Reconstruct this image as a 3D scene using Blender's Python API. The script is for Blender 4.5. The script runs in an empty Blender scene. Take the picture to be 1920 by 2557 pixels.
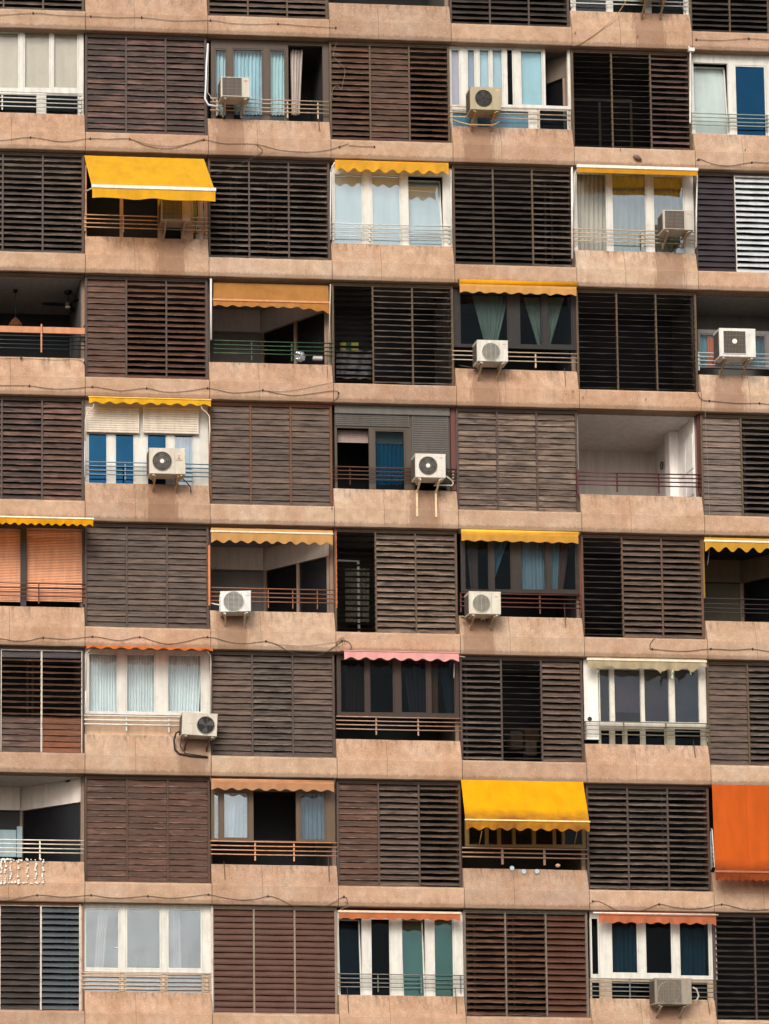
import bpy, bmesh, math, random
from mathutils import Vector, Matrix, noise
random.seed(7)
sc = bpy.context.scene
COL = sc.collection
# ------------------------------------------------------------------ camera
F, SX, SY = 5971.8, -1244.8, 1295.3           # focal length and principal point offset in photo pixels
YAW, PITCH, ROLL = 0.0454, 0.0979, 0.0087
CAM = Vector((-6.7761, -52.3254, -31.2735))
W, S = 2.8438, 2.9                            # bay width, storey height
def rot():
    cy, sy, cp, sp = math.cos(YAW), math.sin(YAW), math.cos(PITCH), math.sin(PITCH)
    f = Vector((sy*cp, cy*cp, sp)); r = Vector((cy, -sy, 0)); u = r.cross(f)
    cr, sr = math.cos(ROLL), math.sin(ROLL)
    return cr*r + sr*u, -sr*r + cr*u, f
RV, UV, FV = rot()
cd = bpy.data.cameras.new('camera'); cam = bpy.data.objects.new('camera', cd); COL.objects.link(cam)
cam.matrix_world = Matrix(((RV.x, UV.x, -FV.x, CAM.x), (RV.y, UV.y, -FV.y, CAM.y), (RV.z, UV.z, -FV.z, CAM.z), (0, 0, 0, 1)))
cd.sensor_fit = 'HORIZONTAL'; cd.sensor_width = 36; cd.lens = F/1920*36
cd.shift_x = -SX/1920; cd.shift_y = SY/1920; cd.clip_start = 1; cd.clip_end = 6000
sc.camera = cam
# ------------------------------------------------------------------ light
EL, AZ = math.radians(34), math.radians(205)
wd = bpy.data.worlds.new("World"); sc.world = wd; wd.use_nodes = True
nt = wd.node_tree; nt.nodes.clear()
sky = nt.nodes.new('ShaderNodeTexSky'); sky.sky_type = 'NISHITA'; sky.sun_disc = False
sky.sun_elevation = EL; sky.sun_rotation = AZ; sky.air_density = 1.0; sky.dust_density = 5.0; sky.ozone_density = 1.0
hs = nt.nodes.new('ShaderNodeHueSaturation'); hs.inputs['Saturation'].default_value = 0.42
bg = nt.nodes.new('ShaderNodeBackground'); bg.inputs['Strength'].default_value = 0.115
wo = nt.nodes.new('ShaderNodeOutputWorld')
nt.links.new(sky.outputs[0], hs.inputs['Color']); nt.links.new(hs.outputs[0], bg.inputs[0]); nt.links.new(bg.outputs[0], wo.inputs[0])
sl = bpy.data.lights.new('sun', 'SUN'); sl.energy = 1.3; sl.angle = math.radians(24); sl.color = (1, .93, .84)
sun = bpy.data.objects.new('sun', sl); COL.objects.link(sun)
sd = Vector((math.sin(AZ)*math.cos(EL), math.cos(AZ)*math.cos(EL), math.sin(EL)))   # towards the sun
sun.rotation_euler = sd.to_track_quat('Z', 'Y').to_euler()
vs = sc.view_settings; vs.view_transform = 'Standard'; vs.look = 'None'; vs.exposure = 0.5; vs.gamma = 1; vs.use_curve_mapping = False

# ------------------------------------------------------------------ helpers
K = 2.595
def at(reg, X, Y, y=0.0):
    """world point on the plane at depth y seen at a measured photo position"""
    px, py = reg[0] + X/K, reg[1] + Y/K
    d = FV + RV*((px-960-SX)/F) + UV*(-(py-1278.5-SY)/F)
    t = (y-CAM.y)/d.y
    return CAM + d*t
def rect(reg, X0, X1, Y0, Y1, y):
    ym, xm = (Y0+Y1)/2, (X0+X1)/2
    return at(reg, X0, ym, y).x, at(reg, X1, ym, y).x, at(reg, xm, Y1, y).z, at(reg, xm, Y0, y).z
def lin(h):
    h = h.lstrip('#'); o = []
    for i in (0, 2, 4):
        c = int(h[i:i+2], 16)/255; o.append(c/12.92 if c <= .04045 else ((c+.055)/1.055)**2.4)
    return (*o, 1)
def scale(c, k): return (c[0]*k, c[1]*k, c[2]*k, 1)

class MB:
    def __init__(s): s.v = []; s.f = []; s.m = []
    def poly(s, pts, faces, m=0):
        b = len(s.v); s.v += [tuple(p) for p in pts]
        for f in faces: s.f.append([b+i for i in f]); s.m.append(m)
    def box(s, x0, x1, y0, y1, z0, z1, m=0, M=None, bev=0):
        if bev:
            b = min(bev, (x1-x0)*.3, (y1-y0)*.3, (z1-z0)*.3)
            bm = bmesh.new(); bmesh.ops.create_cube(bm, size=1)
            for v in bm.verts: v.co = Vector(((x0+x1)/2+v.co.x*(x1-x0), (y0+y1)/2+v.co.y*(y1-y0), (z0+z1)/2+v.co.z*(z1-z0)))
            bmesh.ops.bevel(bm, geom=bm.edges[:], offset=b, segments=1, affect='EDGES')
            bm.verts.index_update(); P = [v.co.copy() for v in bm.verts]
            if M: P = [M @ p for p in P]
            s.poly(P, [[v.index for v in f.verts] for f in bm.faces], m); bm.free(); return s
        P = [Vector(p) for p in ((x0,y0,z0),(x1,y0,z0),(x1,y1,z0),(x0,y1,z0),(x0,y0,z1),(x1,y0,z1),(x1,y1,z1),(x0,y1,z1))]
        if M: P = [M @ p for p in P]
        s.poly(P, [(3,2,1,0),(4,5,6,7),(0,1,5,4),(1,2,6,5),(2,3,7,6),(3,0,4,7)], m); return s
    def prism(s, prof, x0, x1, m=0):
        """profile of (y,z), counter-clockwise seen from -x, extruded along x"""
        n = len(prof)
        s.poly([(x0, *p) for p in prof]+[(x1, *p) for p in prof],
               [tuple(range(n))[::-1], tuple(range(n, 2*n))]+[(i, (i+1) % n, n+(i+1) % n, n+i) for i in range(n)], m); return s
    def tube(s, pts, r, n=6, m=0, caps=True):
        pts = [Vector(p) for p in pts]; b = len(s.v)
        for i, p in enumerate(pts):
            d = (pts[min(i+1, len(pts)-1)]-pts[max(i-1, 0)]).normalized()
            a = Vector((0, 1, 0)) if abs(d.y) < .9 else Vector((1, 0, 0))
            u = d.cross(a).normalized(); w = d.cross(u)
            rr = r[i] if isinstance(r, (list, tuple)) else r
            for k in range(n):
                t = 2*math.pi*k/n; s.v.append(tuple(p+(u*math.cos(t)+w*math.sin(t))*rr))
        for i in range(len(pts)-1):
            for k in range(n):
                s.f.append([b+i*n+k, b+i*n+(k+1) % n, b+(i+1)*n+(k+1) % n, b+(i+1)*n+k]); s.m.append(m)
        if caps:
            s.f.append([b+k for k in range(n)][::-1]); s.m.append(m)
            e = b+(len(pts)-1)*n; s.f.append([e+k for k in range(n)]); s.m.append(m)
        return s
    def bar(s, p0, p1, w, h, m=0):
        """square bar between two points"""
        p0, p1 = Vector(p0), Vector(p1); d = (p1-p0).normalized()
        a = Vector((0, 0, 1)) if abs(d.z) < .9 else Vector((1, 0, 0))
        u = d.cross(a).normalized()*w/2; q = d.cross(u).normalized()*h/2
        P = [p0-u-q, p0+u-q, p0+u+q, p0-u+q, p1-u-q, p1+u-q, p1+u+q, p1-u+q]
        s.poly(P, [(0,1,2,3),(7,6,5,4),(0,4,5,1),(1,5,6,2),(2,6,7,3),(3,7,4,0)], m); return s
    def grid(s, fn, nu, nv, m=0):
        b = len(s.v)
        for j in range(nv+1):
            for i in range(nu+1): s.v.append(tuple(fn(i/nu, j/nv)))
        for j in range(nv):
            for i in range(nu):
                a = b+j*(nu+1)+i; s.f.append([a, a+1, a+nu+2, a+nu+1]); s.m.append(m)
        return s
    def disc(s, c, r0, r1, n=24, m=0):
        """ring facing -y"""
        b = len(s.v)
        for k in range(n):
            t = 2*math.pi*k/n; a = Vector((math.cos(t), 0, math.sin(t)))
            s.v.append(tuple(Vector(c)+a*r0)); s.v.append(tuple(Vector(c)+a*r1))
        for k in range(n):
            j = (k+1) % n; s.f.append([b+2*k, b+2*k+1, b+2*j+1, b+2*j]); s.m.append(m)
        return s
    def build(s, name, mats, parent=None, origin=None, smooth=False, fix=True):
        me = bpy.data.meshes.new(name)
        o = Vector(origin) if origin is not None else None
        V = s.v if o is None else [tuple(Vector(v)-o) for v in s.v]
        me.from_pydata(V, [], s.f); me.update()
        if fix:
            bm = bmesh.new(); bm.from_mesh(me); bmesh.ops.recalc_face_normals(bm, faces=bm.faces); bm.to_mesh(me); bm.free()
        if not isinstance(mats, (list, tuple)): mats = [mats]
        for m in mats: me.materials.append(m)
        for p, k in zip(me.polygons, s.m): p.material_index = k; p.use_smooth = smooth
        ob = bpy.data.objects.new(name, me); COL.objects.link(ob)
        if parent is not None:
            ob.parent = parent
            if o is not None: ob.location = o - wl(parent)
            else: ob.location = -wl(parent)
        elif o is not None: ob.location = o
        return ob
def wl(o):
    p = o.location.copy()
    while o.parent: o = o.parent; p += o.location
    return p
def thing(name, label, cat, loc, group=None):
    o = bpy.data.objects.new(name, None); o.empty_display_size = .2; COL.objects.link(o); o.location = loc
    o['label'] = label; o['category'] = cat
    if group: o['group'] = group
    return o
def tag(o, label, cat, group=None):
    o['label'] = label; o['category'] = cat
    if group: o['group'] = group
    return o

# ------------------------------------------------------------------ materials
def newmat(name):
    m = bpy.data.materials.new(name); m.use_nodes = True; t = m.node_tree; t.nodes.clear()
    out = t.nodes.new('ShaderNodeOutputMaterial'); b = t.nodes.new('ShaderNodeBsdfPrincipled')
    t.links.new(b.outputs[0], out.inputs[0]); return m, t, b, out
def N(t, ty, **kw):
    n = t.nodes.new(ty)
    for k, v in kw.items(): setattr(n, k, v)
    return n
def ramp(t, src, stops):
    r = N(t, 'ShaderNodeValToRGB'); el = r.color_ramp.elements
    while len(el) < len(stops): el.new(.5)
    for e, (p, c) in zip(el, stops): e.position = p; e.color = c if len(c) == 4 else (*c, 1)
    t.links.new(src, r.inputs[0]); return r.outputs[0]
def mix(t, fac, a, b, mode='MIX'):
    n = N(t, 'ShaderNodeMix', data_type='RGBA', blend_type=mode)
    for s_, v in ((0, fac), (6, a), (7, b)):
        if hasattr(v, 'links'): t.links.new(v, n.inputs[s_])
        else: n.inputs[s_].default_value = v
    return n.outputs[2]
def nz(t, vec, sc_, det=3, rough=.55, stretch=None):
    n = N(t, 'ShaderNodeTexNoise'); n.inputs['Scale'].default_value = sc_; n.inputs['Detail'].default_value = det; n.inputs['Roughness'].default_value = rough
    if stretch:
        mp = N(t, 'ShaderNodeMapping'); mp.inputs['Scale'].default_value = stretch; t.links.new(vec, mp.inputs[0]); vec = mp.outputs[0]
    t.links.new(vec, n.inputs['Vector']); return n.outputs[0]
def bump(t, b, h, st, dist=.01):
    n = N(t, 'ShaderNodeBump'); n.inputs['Strength'].default_value = st; n.inputs['Distance'].default_value = dist
    t.links.new(h, n.inputs['Height']); t.links.new(n.outputs[0], b.inputs['Normal'])
BW = lambda a: (a, a, a, 1)

def concrete(name, c1, c2, c3):
    m, t, b, _ = newmat(name)
    pos = N(t, 'ShaderNodeNewGeometry').outputs['Position']
    rnd = N(t, 'ShaderNodeObjectInfo').outputs['Random']
    big = nz(t, pos, .9, 4, .6); mid = nz(t, pos, 5, 4, .6); fine = nz(t, pos, 42, 3, .75); gr = nz(t, pos, 110, 2, .8)
    base = ramp(t, big, [(.36, c1), (.52, c2), (.68, c3)])
    tint = ramp(t, rnd, [(0, (.80, .79, .80)), (.35, (1, .94, .90)), (.65, (.94, .95, .94)), (1, (1.04, 1.08, 1.10))])
    base = mix(t, 1, base, tint, 'MULTIPLY')
    base = mix(t, .8, base, ramp(t, mid, [(.3, BW(.80)), (.7, BW(1.16))]), 'MULTIPLY')
    base = mix(t, 1, base, ramp(t, fine, [(.28, BW(.70)), (.5, BW(1)), (.74, BW(1.28))]), 'MULTIPLY')
    # pale aggregate grains, sparse dark pits
    vo = N(t, 'ShaderNodeTexVoronoi'); vo.inputs['Scale'].default_value = 19; t.links.new(pos, vo.inputs['Vector'])
    g = ramp(t, vo.outputs['Distance'], [(.0, BW(.5)), (.16, BW(.38)), (.24, BW(0))])
    sel = ramp(t, vo.outputs['Color'], [(.66, BW(0)), (.72, BW(1))])
    gg = mix(t, 1, g, sel, 'MULTIPLY'); base = mix(t, gg, base, (.72, .56, .42, 1))
    # vertical dirt and rust runs
    st = nz(t, pos, 1, 4, .65, (7, 7, .55)); msk = nz(t, pos, 1.1, 3, .6)
    s1 = mix(t, 1, ramp(t, st, [(.54, BW(0)), (.70, BW(1))]), ramp(t, msk, [(.50, BW(0)), (.66, BW(.5))]), 'MULTIPLY')
    base = mix(t, s1, base, (.20, .12, .085, 1))
    st2 = nz(t, pos, 1, 3, .6, (3.2, 3.2, .4)); s2 = ramp(t, st2, [(.54, BW(0)), (.74, BW(.45))])
    base = mix(t, s2, base, (.36, .19, .115, 1))
    # grime gathered along the lower rim of every panel (object z = 0 is the rim)
    oc = N(t, 'ShaderNodeTexCoord').outputs['Object']; sx = N(t, 'ShaderNodeSeparateXYZ'); t.links.new(oc, sx.inputs[0])
    ad = N(t, 'ShaderNodeMath', operation='MULTIPLY_ADD'); ad.inputs[1].default_value = -.16; t.links.new(nz(t, pos, 1, 4, .7, (12, 12, 2)), ad.inputs[0]); t.links.new(sx.outputs[2], ad.inputs[2])
    rim = ramp(t, ad.outputs[0], [(0, BW(.45)), (.02, BW(.15)), (.05, BW(0))])
    base = mix(t, rim, base, (.10, .065, .045, 1))
    mt = N(t, 'ShaderNodeMapRange'); mt.inputs[1].default_value = .50; mt.inputs[2].default_value = .93; t.links.new(sx.outputs[2], mt.inputs[0])
    tp = mix(t, 1, mt.outputs[0], ramp(t, nz(t, pos, 1, 4, .7, (10, 10, .8)), [(.48, BW(0)), (.66, BW(.75))]), 'MULTIPLY')
    base = mix(t, tp, base, (.13, .09, .065, 1))
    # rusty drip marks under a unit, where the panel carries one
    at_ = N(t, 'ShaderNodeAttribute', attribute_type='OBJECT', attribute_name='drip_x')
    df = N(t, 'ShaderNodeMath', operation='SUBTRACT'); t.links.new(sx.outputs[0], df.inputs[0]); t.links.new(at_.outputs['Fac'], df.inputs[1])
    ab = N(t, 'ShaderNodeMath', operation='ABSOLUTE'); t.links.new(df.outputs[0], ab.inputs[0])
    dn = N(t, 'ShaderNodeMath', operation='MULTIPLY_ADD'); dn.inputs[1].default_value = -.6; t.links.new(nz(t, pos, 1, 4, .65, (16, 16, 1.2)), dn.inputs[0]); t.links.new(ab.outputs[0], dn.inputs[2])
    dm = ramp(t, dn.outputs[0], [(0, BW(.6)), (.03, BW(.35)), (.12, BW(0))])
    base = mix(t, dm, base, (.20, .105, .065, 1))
    t.links.new(base, b.inputs['Base Color']); b.inputs['Roughness'].default_value = .93; b.inputs['Specular IOR Level'].default_value = .2
    h = mix(t, .5, fine, gr); bump(t, b, h, .55, .012)
    return m
def wood(name, dark, main, light, wear_hl=.5, rough=.62, seed=0, patch=.5):
    m, t, b, _ = newmat(name)
    dark, main, light = lin(dark), lin(main), lin(light)
    oc = N(t, 'ShaderNodeTexCoord').outputs['Object']; rnd = N(t, 'ShaderNodeObjectInfo').outputs['Random']
    ad = N(t, 'ShaderNodeVectorMath', operation='MULTIPLY_ADD')
    cb = N(t, 'ShaderNodeCombineXYZ')
    for i in range(3): t.links.new(rnd, cb.inputs[i])
    ad.inputs[1].default_value = (37, 53, 71); t.links.new(cb.outputs[0], ad.inputs[0]); t.links.new(oc, ad.inputs[2]); v = ad.outputs[0]
    g = nz(t, v, 1, 5, .65, (2.2, 26, 26)); p = nz(t, v, 1, 3, .6, (2.0, 9, 9)); f = nz(t, v, 1, 4, .7, (9, 120, 120))
    base = ramp(t, g, [(.33, dark), (.5, main), (.72, scale(main, 1.35))])
    wn = N(t, 'ShaderNodeTexWhiteNoise', noise_dimensions='1D'); t.links.new(rnd, wn.inputs['W'])
    base = mix(t, 1, base, ramp(t, wn.outputs['Value'], [(0, BW(.78)), (.5, BW(1)), (1, (1.26, 1.2, 1.17))]), 'MULTIPLY')
    sh = N(t, 'ShaderNodeMath', operation='MULTIPLY_ADD'); sh.inputs[1].default_value = .30*patch; t.links.new(wn.outputs['Value'], sh.inputs[0]); t.links.new(p, sh.inputs[2])
    pm = ramp(t, sh.outputs[0], [(.58, BW(0)), (.80, BW(wear_hl))])
    base = mix(t, pm, base, light)
    dk = ramp(t, nz(t, v, 1, 3, .6, (2.6, 7, 7)), [(.32, BW(patch)), (.44, BW(0))])
    base = mix(t, dk, base, scale(dark, .55))
    base = mix(t, 1, base, ramp(t, f, [(.3, BW(.8)), (.7, BW(1.18))]), 'MULTIPLY')
    # lower (outer) edge: wear, with the lit-edge highlight painted into its colour
    sx = N(t, 'ShaderNodeSeparateXYZ'); t.links.new(oc, sx.inputs[0])
    e = ramp(t, sx.outputs[1], [(0, BW(0)), (1, BW(0))])
    mr = N(t, 'ShaderNodeMapRange'); mr.inputs[1].default_value = -.070; mr.inputs[2].default_value = -.083; t.links.new(sx.outputs[1], mr.inputs[0])
    edge_hl = mix(t, 1, mr.outputs[0], ramp(t, nz(t, v, 1, 3, .6, (6, 20, 20)), [(.42, BW(0)), (.62, BW(min(1, wear_hl+.3)))]), 'MULTIPLY')
    base = mix(t, edge_hl, base, scale(light, 1.5))
    t.links.new(base, b.inputs['Base Color']); b.inputs['Roughness'].default_value = rough; b.inputs['Specular IOR Level'].default_value = .35
    bump(t, b, f, .35, .004); return m
def paint(name, hx, rough=.5, dirt=.35, dirtcol='#5a3a26', metal=0, sc_=6, grime=.35):
    m, t, b, _ = newmat(name); c = lin(hx) if isinstance(hx, str) else hx
    pos = N(t, 'ShaderNodeNewGeometry').outputs['Position']
    n = nz(t, pos, sc_, 5, .68); base = mix(t, ramp(t, n, [(.52, BW(0)), (.72, BW(dirt))]), c, lin(dirtcol))
    base = mix(t, 1, base, ramp(t, nz(t, pos, 1, 3, .6, (9, 9, 1.5)), [(.3, BW(1-grime*.5)), (.7, BW(1.05))]), 'MULTIPLY')
    t.links.new(base, b.inputs['Base Color']); b.inputs['Roughness'].default_value = rough; b.inputs['Metallic'].default_value = metal
    bump(t, b, nz(t, pos, 60, 2), .12, .003); return m
def fabric(name, hx, stain='#7a4a18', amount=.3, trans=.35, z0=None):
    m, t, b, out = newmat(name); c = lin(hx)
    pos = N(t, 'ShaderNodeNewGeometry').outputs['Position']
    n = nz(t, pos, 1, 5, .65, (2.0, 2.0, 3.5)); base = mix(t, ramp(t, n, [(.48, BW(0)), (.74, BW(amount))]), c, lin(stain))
    base = mix(t, 1, base, ramp(t, nz(t, pos, 1, 2, .5, (5, 5, .5)), [(.3, BW(.9)), (.7, BW(1.06))]), 'MULTIPLY')
    if z0 is not None:     # a dirty tide band across the cloth near its front bar
        sx = N(t, 'ShaderNodeSeparateXYZ'); t.links.new(pos, sx.inputs[0])
        ad = N(t, 'ShaderNodeMath', operation='MULTIPLY_ADD'); ad.inputs[1].default_value = .25; t.links.new(nz(t, pos, 2.5, 4, .6), ad.inputs[0]); t.links.new(sx.outputs[2], ad.inputs[2])
        mr = N(t, 'ShaderNodeMapRange'); mr.inputs[1].default_value = z0+.12+.33; mr.inputs[2].default_value = z0+.12+.08; t.links.new(ad.outputs[0], mr.inputs[0])
        mk = mix(t, 1, mr.outputs[0], ramp(t, n, [(.3, BW(.45)), (.62, BW(.95))]), 'MULTIPLY'); base = mix(t, mk, base, lin(stain))
    t.links.new(base, b.inputs['Base Color']); b.inputs['Roughness'].default_value = .85; b.inputs['Specular IOR Level'].default_value = .1
    tr = N(t, 'ShaderNodeBsdfTranslucent'); t.links.new(base, tr.inputs[0]); ms = N(t, 'ShaderNodeMixShader'); ms.inputs[0].default_value = trans
    t.links.new(b.outputs[0], ms.inputs[1]); t.links.new(tr.outputs[0], ms.inputs[2]); t.links.new(ms.outputs[0], out.inputs[0])
    bump(t, b, nz(t, pos, 7, 3), .25, .02); return m
def glass(name, tint, refl, rcol=(1, 1, 1, 1)):
    m, t, b, out = newmat(name); t.nodes.remove(b)
    tp = N(t, 'ShaderNodeBsdfTransparent'); tp.inputs[0].default_value = tint
    gl = N(t, 'ShaderNodeBsdfGlossy'); gl.inputs['Roughness'].default_value = .015; gl.inputs[0].default_value = rcol
    pos = N(t, 'ShaderNodeNewGeometry').outputs['Position']
    bp = N(t, 'ShaderNodeBump'); bp.inputs['Strength'].default_value = .25; bp.inputs['Distance'].default_value = .05; t.links.new(nz(t, pos, 1.6, 1), bp.inputs['Height']); t.links.new(bp.outputs[0], gl.inputs['Normal'])
    ms = N(t, 'ShaderNodeMixShader'); ms.inputs[0].default_value = refl
    if refl == 0:      # plain float glass: natural Fresnel reflection
        t.nodes.remove(gl); gl = N(t, 'ShaderNodeBsdfGlossy'); gl.inputs['Roughness'].default_value = 0; gl.inputs[0].default_value = (.35, .40, .42, 1)
        fr = N(t, 'ShaderNodeFresnel'); fr.inputs[0].default_value = 1.3; t.links.new(fr.outputs[0], ms.inputs[0])
    t.links.new(tp.outputs[0], ms.inputs[1]); t.links.new(gl.outputs[0], ms.inputs[2]); t.links.new(ms.outputs[0], out.inputs[0]); return m

CONC = concrete('pink aggregate concrete', (.40, .256, .168, 1), (.465, .314, .216, 1), (.485, .355, .262, 1))
SLAB = paint('slab render', '#8a7464', .9)
C = {}
def P(hx, rough=.5, dirt=.3, **k):
    key = (hx, rough, dirt, tuple(k.items()))
    if key not in C: C[key] = paint('paint %s' % hx, hx, rough, dirt, **k)
    return C[key]
def FB(hx, **k):
    key = ('f', hx, tuple(k.items()))
    if key not in C: C[key] = fabric('cloth %s' % hx, hx, **k)
    return C[key]
WHITE = P('#cfccc3', .45, .15); CREAM = P('#bfa88e', .5, .3); CREAMR = P('#a98872', .5, .55, dirtcol='#6a3a1c')
BROWN = P('#4a3a2c', .5, .3); DKBROWN = P('#2e2622', .5, .2); RUST = P('#8a4a22', .7, .5); FRAME = P('#57442f', .6, .5, dirtcol='#2c1c12')
FRAMEB = P('#4b3a32', .6, .4, dirtcol='#20140e'); FRAMEW = P('#c9beb0', .6, .6, dirtcol='#7a4a2a'); REDFR = P('#5a2a22', .6, .3)
BLACK = P('#08090b', .5, .05, grime=0); DARK = P('#15151a', .8, .1); METAL = P('#8a8a86', .4, .3)
GLC = glass('clear window glass', (.95, .975, .975, 1), .035)
GLB = glass('bright coated window glass', (.94, .97, .98, 1), .20, (.92, .97, 1, 1))
GLD = glass('dark window glass', (.62, .68, .70, 1), 0)
GLBLUE = glass('blue film window glass', (.10, .34, .50, 1), .22, (.08, .33, .58, 1))
GLTEAL = glass('green tinted window glass', (.50, .68, .66, 1), .08, (.7, .95, .92, 1))

WD = {
 'purple': wood('weathered violet brown wood', '#211a1b', '#41342f', '#8a6258', 0.45, seed=1, patch=0.6),
 'brown': wood('brown stained wood', '#22160f', '#4a3225', '#8a6c5a', 0.4, seed=2, patch=0.3),
 'dark': wood('dark brown wood', '#181311', '#332a25', '#5f5048', 0.3, seed=3, patch=0.2),
 'ash': wood('ash brown wood', '#221b18', '#4d423b', '#8a7a6e', 0.5, seed=4, patch=0.35),
 'red': wood('red brown wood', '#2c1c16', '#4e352a', '#8f6f5c', 0.3, seed=5, patch=0.15),
 'pinkish': wood('faded pinkish wood', '#2b1d18', '#4f3a31', '#8f6c5c', 0.45, seed=6, patch=0.5),
 'pale': wood('pale weathered wood', '#29201c', '#5c4c42', '#97826f', 0.5, seed=7, patch=0.6),
 'grey': wood('grey weathered wood', '#3a302a', '#665850', '#84756b', 0.4, seed=8, patch=0.25),
 'mid': wood('grey brown wood', '#2a1f19', '#53443b', '#806b5d', 0.4, seed=9, patch=0.3),
 'maroon': wood('maroon painted wood', '#2b1a12', '#4b3022', '#a08478', .35, seed=10, patch=0.12),
 'plastic': paint('red brown plastic', '#4f3022', .42, .1, grime=.2),
 'violet': paint('dark violet plastic', '#2a1f23', .5, .1),
 'white': paint('white painted slat', '#bcc0c2', .5, .12),
 'black': wood('black brown wood', '#14110f', '#2a2420', '#6a5848', .4, seed=11, patch=0.1),
 'blue': paint('bluish light slat', '#50565a', .35, .2),  # bluish light falling on these slats is put into their colour
 'orange': wood('bare orange wood', '#3f2214', '#6a3e24', '#8a573a', 0.4, seed=12, patch=0.3),
}
# ------------------------------------------------------------------ ground (far below the frame)
g = MB(); g.box(-700, 700, -900, 400, -36.2, -35.2)
gm, gt, gb, _ = newmat('pale paving'); gp = N(gt, 'ShaderNodeNewGeometry').outputs['Position']
gt.links.new(ramp(gt, nz(gt, gp, .2, 5), [(.3, (.18, .165, .145)), (.7, (.26, .235, .205))]), gb.inputs['Base Color']); gb.inputs['Roughness'].default_value = .9
go = g.build('ground', gm); go['kind'] = 'structure'

# ------------------------------------------------------------------ the building
BLD = thing('apartment_building', 'concrete apartment tower with a chequered grid of louvred and glazed balconies', 'building', (0, 0, -35.2))
def cx(c): return (c-2)*W, (c-1)*W
def lz(r): return -S*r
ROWS = range(0, 9); COLS = range(1, 8)
def is_louvre(r, c): return (r+c) % 2 == 1
g_ = .007
PAR = {}; JOINT = P('#6f5344', .9, .4)
for r in range(-1, 9):                       # concrete pieces sit over opening r+1, i.e. under opening r
    for c in COLS:
        z = lz(r+1); x0, x1 = cx(c)
        lou = (r+c) % 2 == 1
        mb = MB()
        nb = 9                                # slight bowing and bruised rims keep the edges from being ruler straight
        if lou: prof = [(0.012, 0), (0, .014), (0, .42), (.012, .452), (.05, .472), (.33, .472), (.33, 0)]
        else: prof = [(0.012, 0), (0, .014), (0, .428), (.006, .436), (.116, .905), (.135, .925), (.33, .925), (.33, 0)]
        xs = [x0+g_+(x1-x0-2*g_)*i/nb for i in range(nb+1)]
        rings = []
        for i, x in enumerate(xs):
            pr = []
            for k, (y, zz) in enumerate(prof):
                j = noise.noise(Vector((x*2.3, k*3.1, z)))*.007 if k in (0, 1, 3, 4, 5) else 0
                pr.append((x, y+abs(j)*.6, zz+z+j))
            rings.append(pr)
        n = len(prof)
        V = [p for rg in rings for p in rg]
        Fs = [tuple(range(n)), tuple(range(nb*n, nb*n+n))[::-1]]
        for i in range(nb):
            for k in range(n): Fs.append((i*n+k, i*n+(k+1) % n, (i+1)*n+(k+1) % n, (i+1)*n+k))
        mb.poly(V, Fs)
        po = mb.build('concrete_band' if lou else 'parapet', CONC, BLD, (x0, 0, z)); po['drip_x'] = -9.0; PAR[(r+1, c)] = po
        if not lou:
            xj = x0+W*.40; MB().prism([(-.0015, z+.016), (-.0015, z+.43), (.0045, z+.437), (.1135, z+.90), (.15, z+.9), (.15, z+.016)], xj, xj+.007).build('panel_joint', JOINT, BLD)
for r in range(0, 10):
    x0, x1 = cx(1)[0]-.1, cx(7)[1]+.1
    MB().box(x0, x1, .34, 3.4, lz(r)+.0, lz(r)+.30).build('floor_slab', SLAB, BLD)
for c in range(0, 8):
    x = (c-1)*W
    MB().box(x-.045, x+.045, .345, 3.4, lz(9)+.301, lz(0)-.003).build('partition_wall', SLAB, BLD)
MB().box(cx(1)[0]-.1, cx(7)[1]+.1, 3.405, 3.6, lz(9), lz(0)).build('rear_wall', SLAB, BLD)

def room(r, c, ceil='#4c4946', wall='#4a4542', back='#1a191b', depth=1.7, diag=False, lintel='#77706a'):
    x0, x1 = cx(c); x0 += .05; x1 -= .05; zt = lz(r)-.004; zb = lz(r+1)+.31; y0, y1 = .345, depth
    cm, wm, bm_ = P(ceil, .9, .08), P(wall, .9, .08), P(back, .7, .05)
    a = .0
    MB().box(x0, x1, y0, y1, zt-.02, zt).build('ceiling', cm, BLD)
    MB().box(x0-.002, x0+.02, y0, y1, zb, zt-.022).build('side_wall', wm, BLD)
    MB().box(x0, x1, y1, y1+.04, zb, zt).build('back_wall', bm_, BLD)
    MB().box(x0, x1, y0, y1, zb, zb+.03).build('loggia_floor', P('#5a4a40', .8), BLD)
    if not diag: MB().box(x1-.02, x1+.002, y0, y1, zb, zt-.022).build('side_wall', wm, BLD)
    else:
        A = Vector((x1, y0+.05, 0)); B = Vector((x1-1.25, y1, 0)); d = (B-A).normalized(); nrm = Vector((-d.y, d.x, 0))
        if nrm.y > 0: nrm = -nrm
        def pan(s0, s1, z0, z1, th, name, mat, off=0):
            L = (B-A).length; p, q = A+d*(L*s0)+nrm*off, A+d*(L*s1)+nrm*off
            P8 = [p, q, q-nrm*th, p-nrm*th]
            m_ = MB(); m_.poly([v+Vector((0, 0, z0)) for v in P8]+[v+Vector((0, 0, z1)) for v in P8], [(3,2,1,0),(4,5,6,7),(0,1,5,4),(1,2,6,5),(2,3,7,6),(3,0,4,7)])
            m_.build(name, mat, BLD)
        lm = P(lintel, .9, .08)
        pan(0, 1, zt-.56, zt-.022, .1, 'lintel', lm)
        MB().box(x0+.03, x1-1.25, y1-.1, y1-.002, zt-.56, zt-.022).build('lintel', lm, BLD)
        pan(0, 1, zb, zt-.57, .03, 'glazed_door', P('#0d0d10', .25, .05), -.06)
        for s0 in ((.0, .45, .95) if c != 1 else (.96,)): pan(s0, s0+.035, zb, zt-.57, .05, 'door_post', P('#8a7565', .7), 0)

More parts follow.
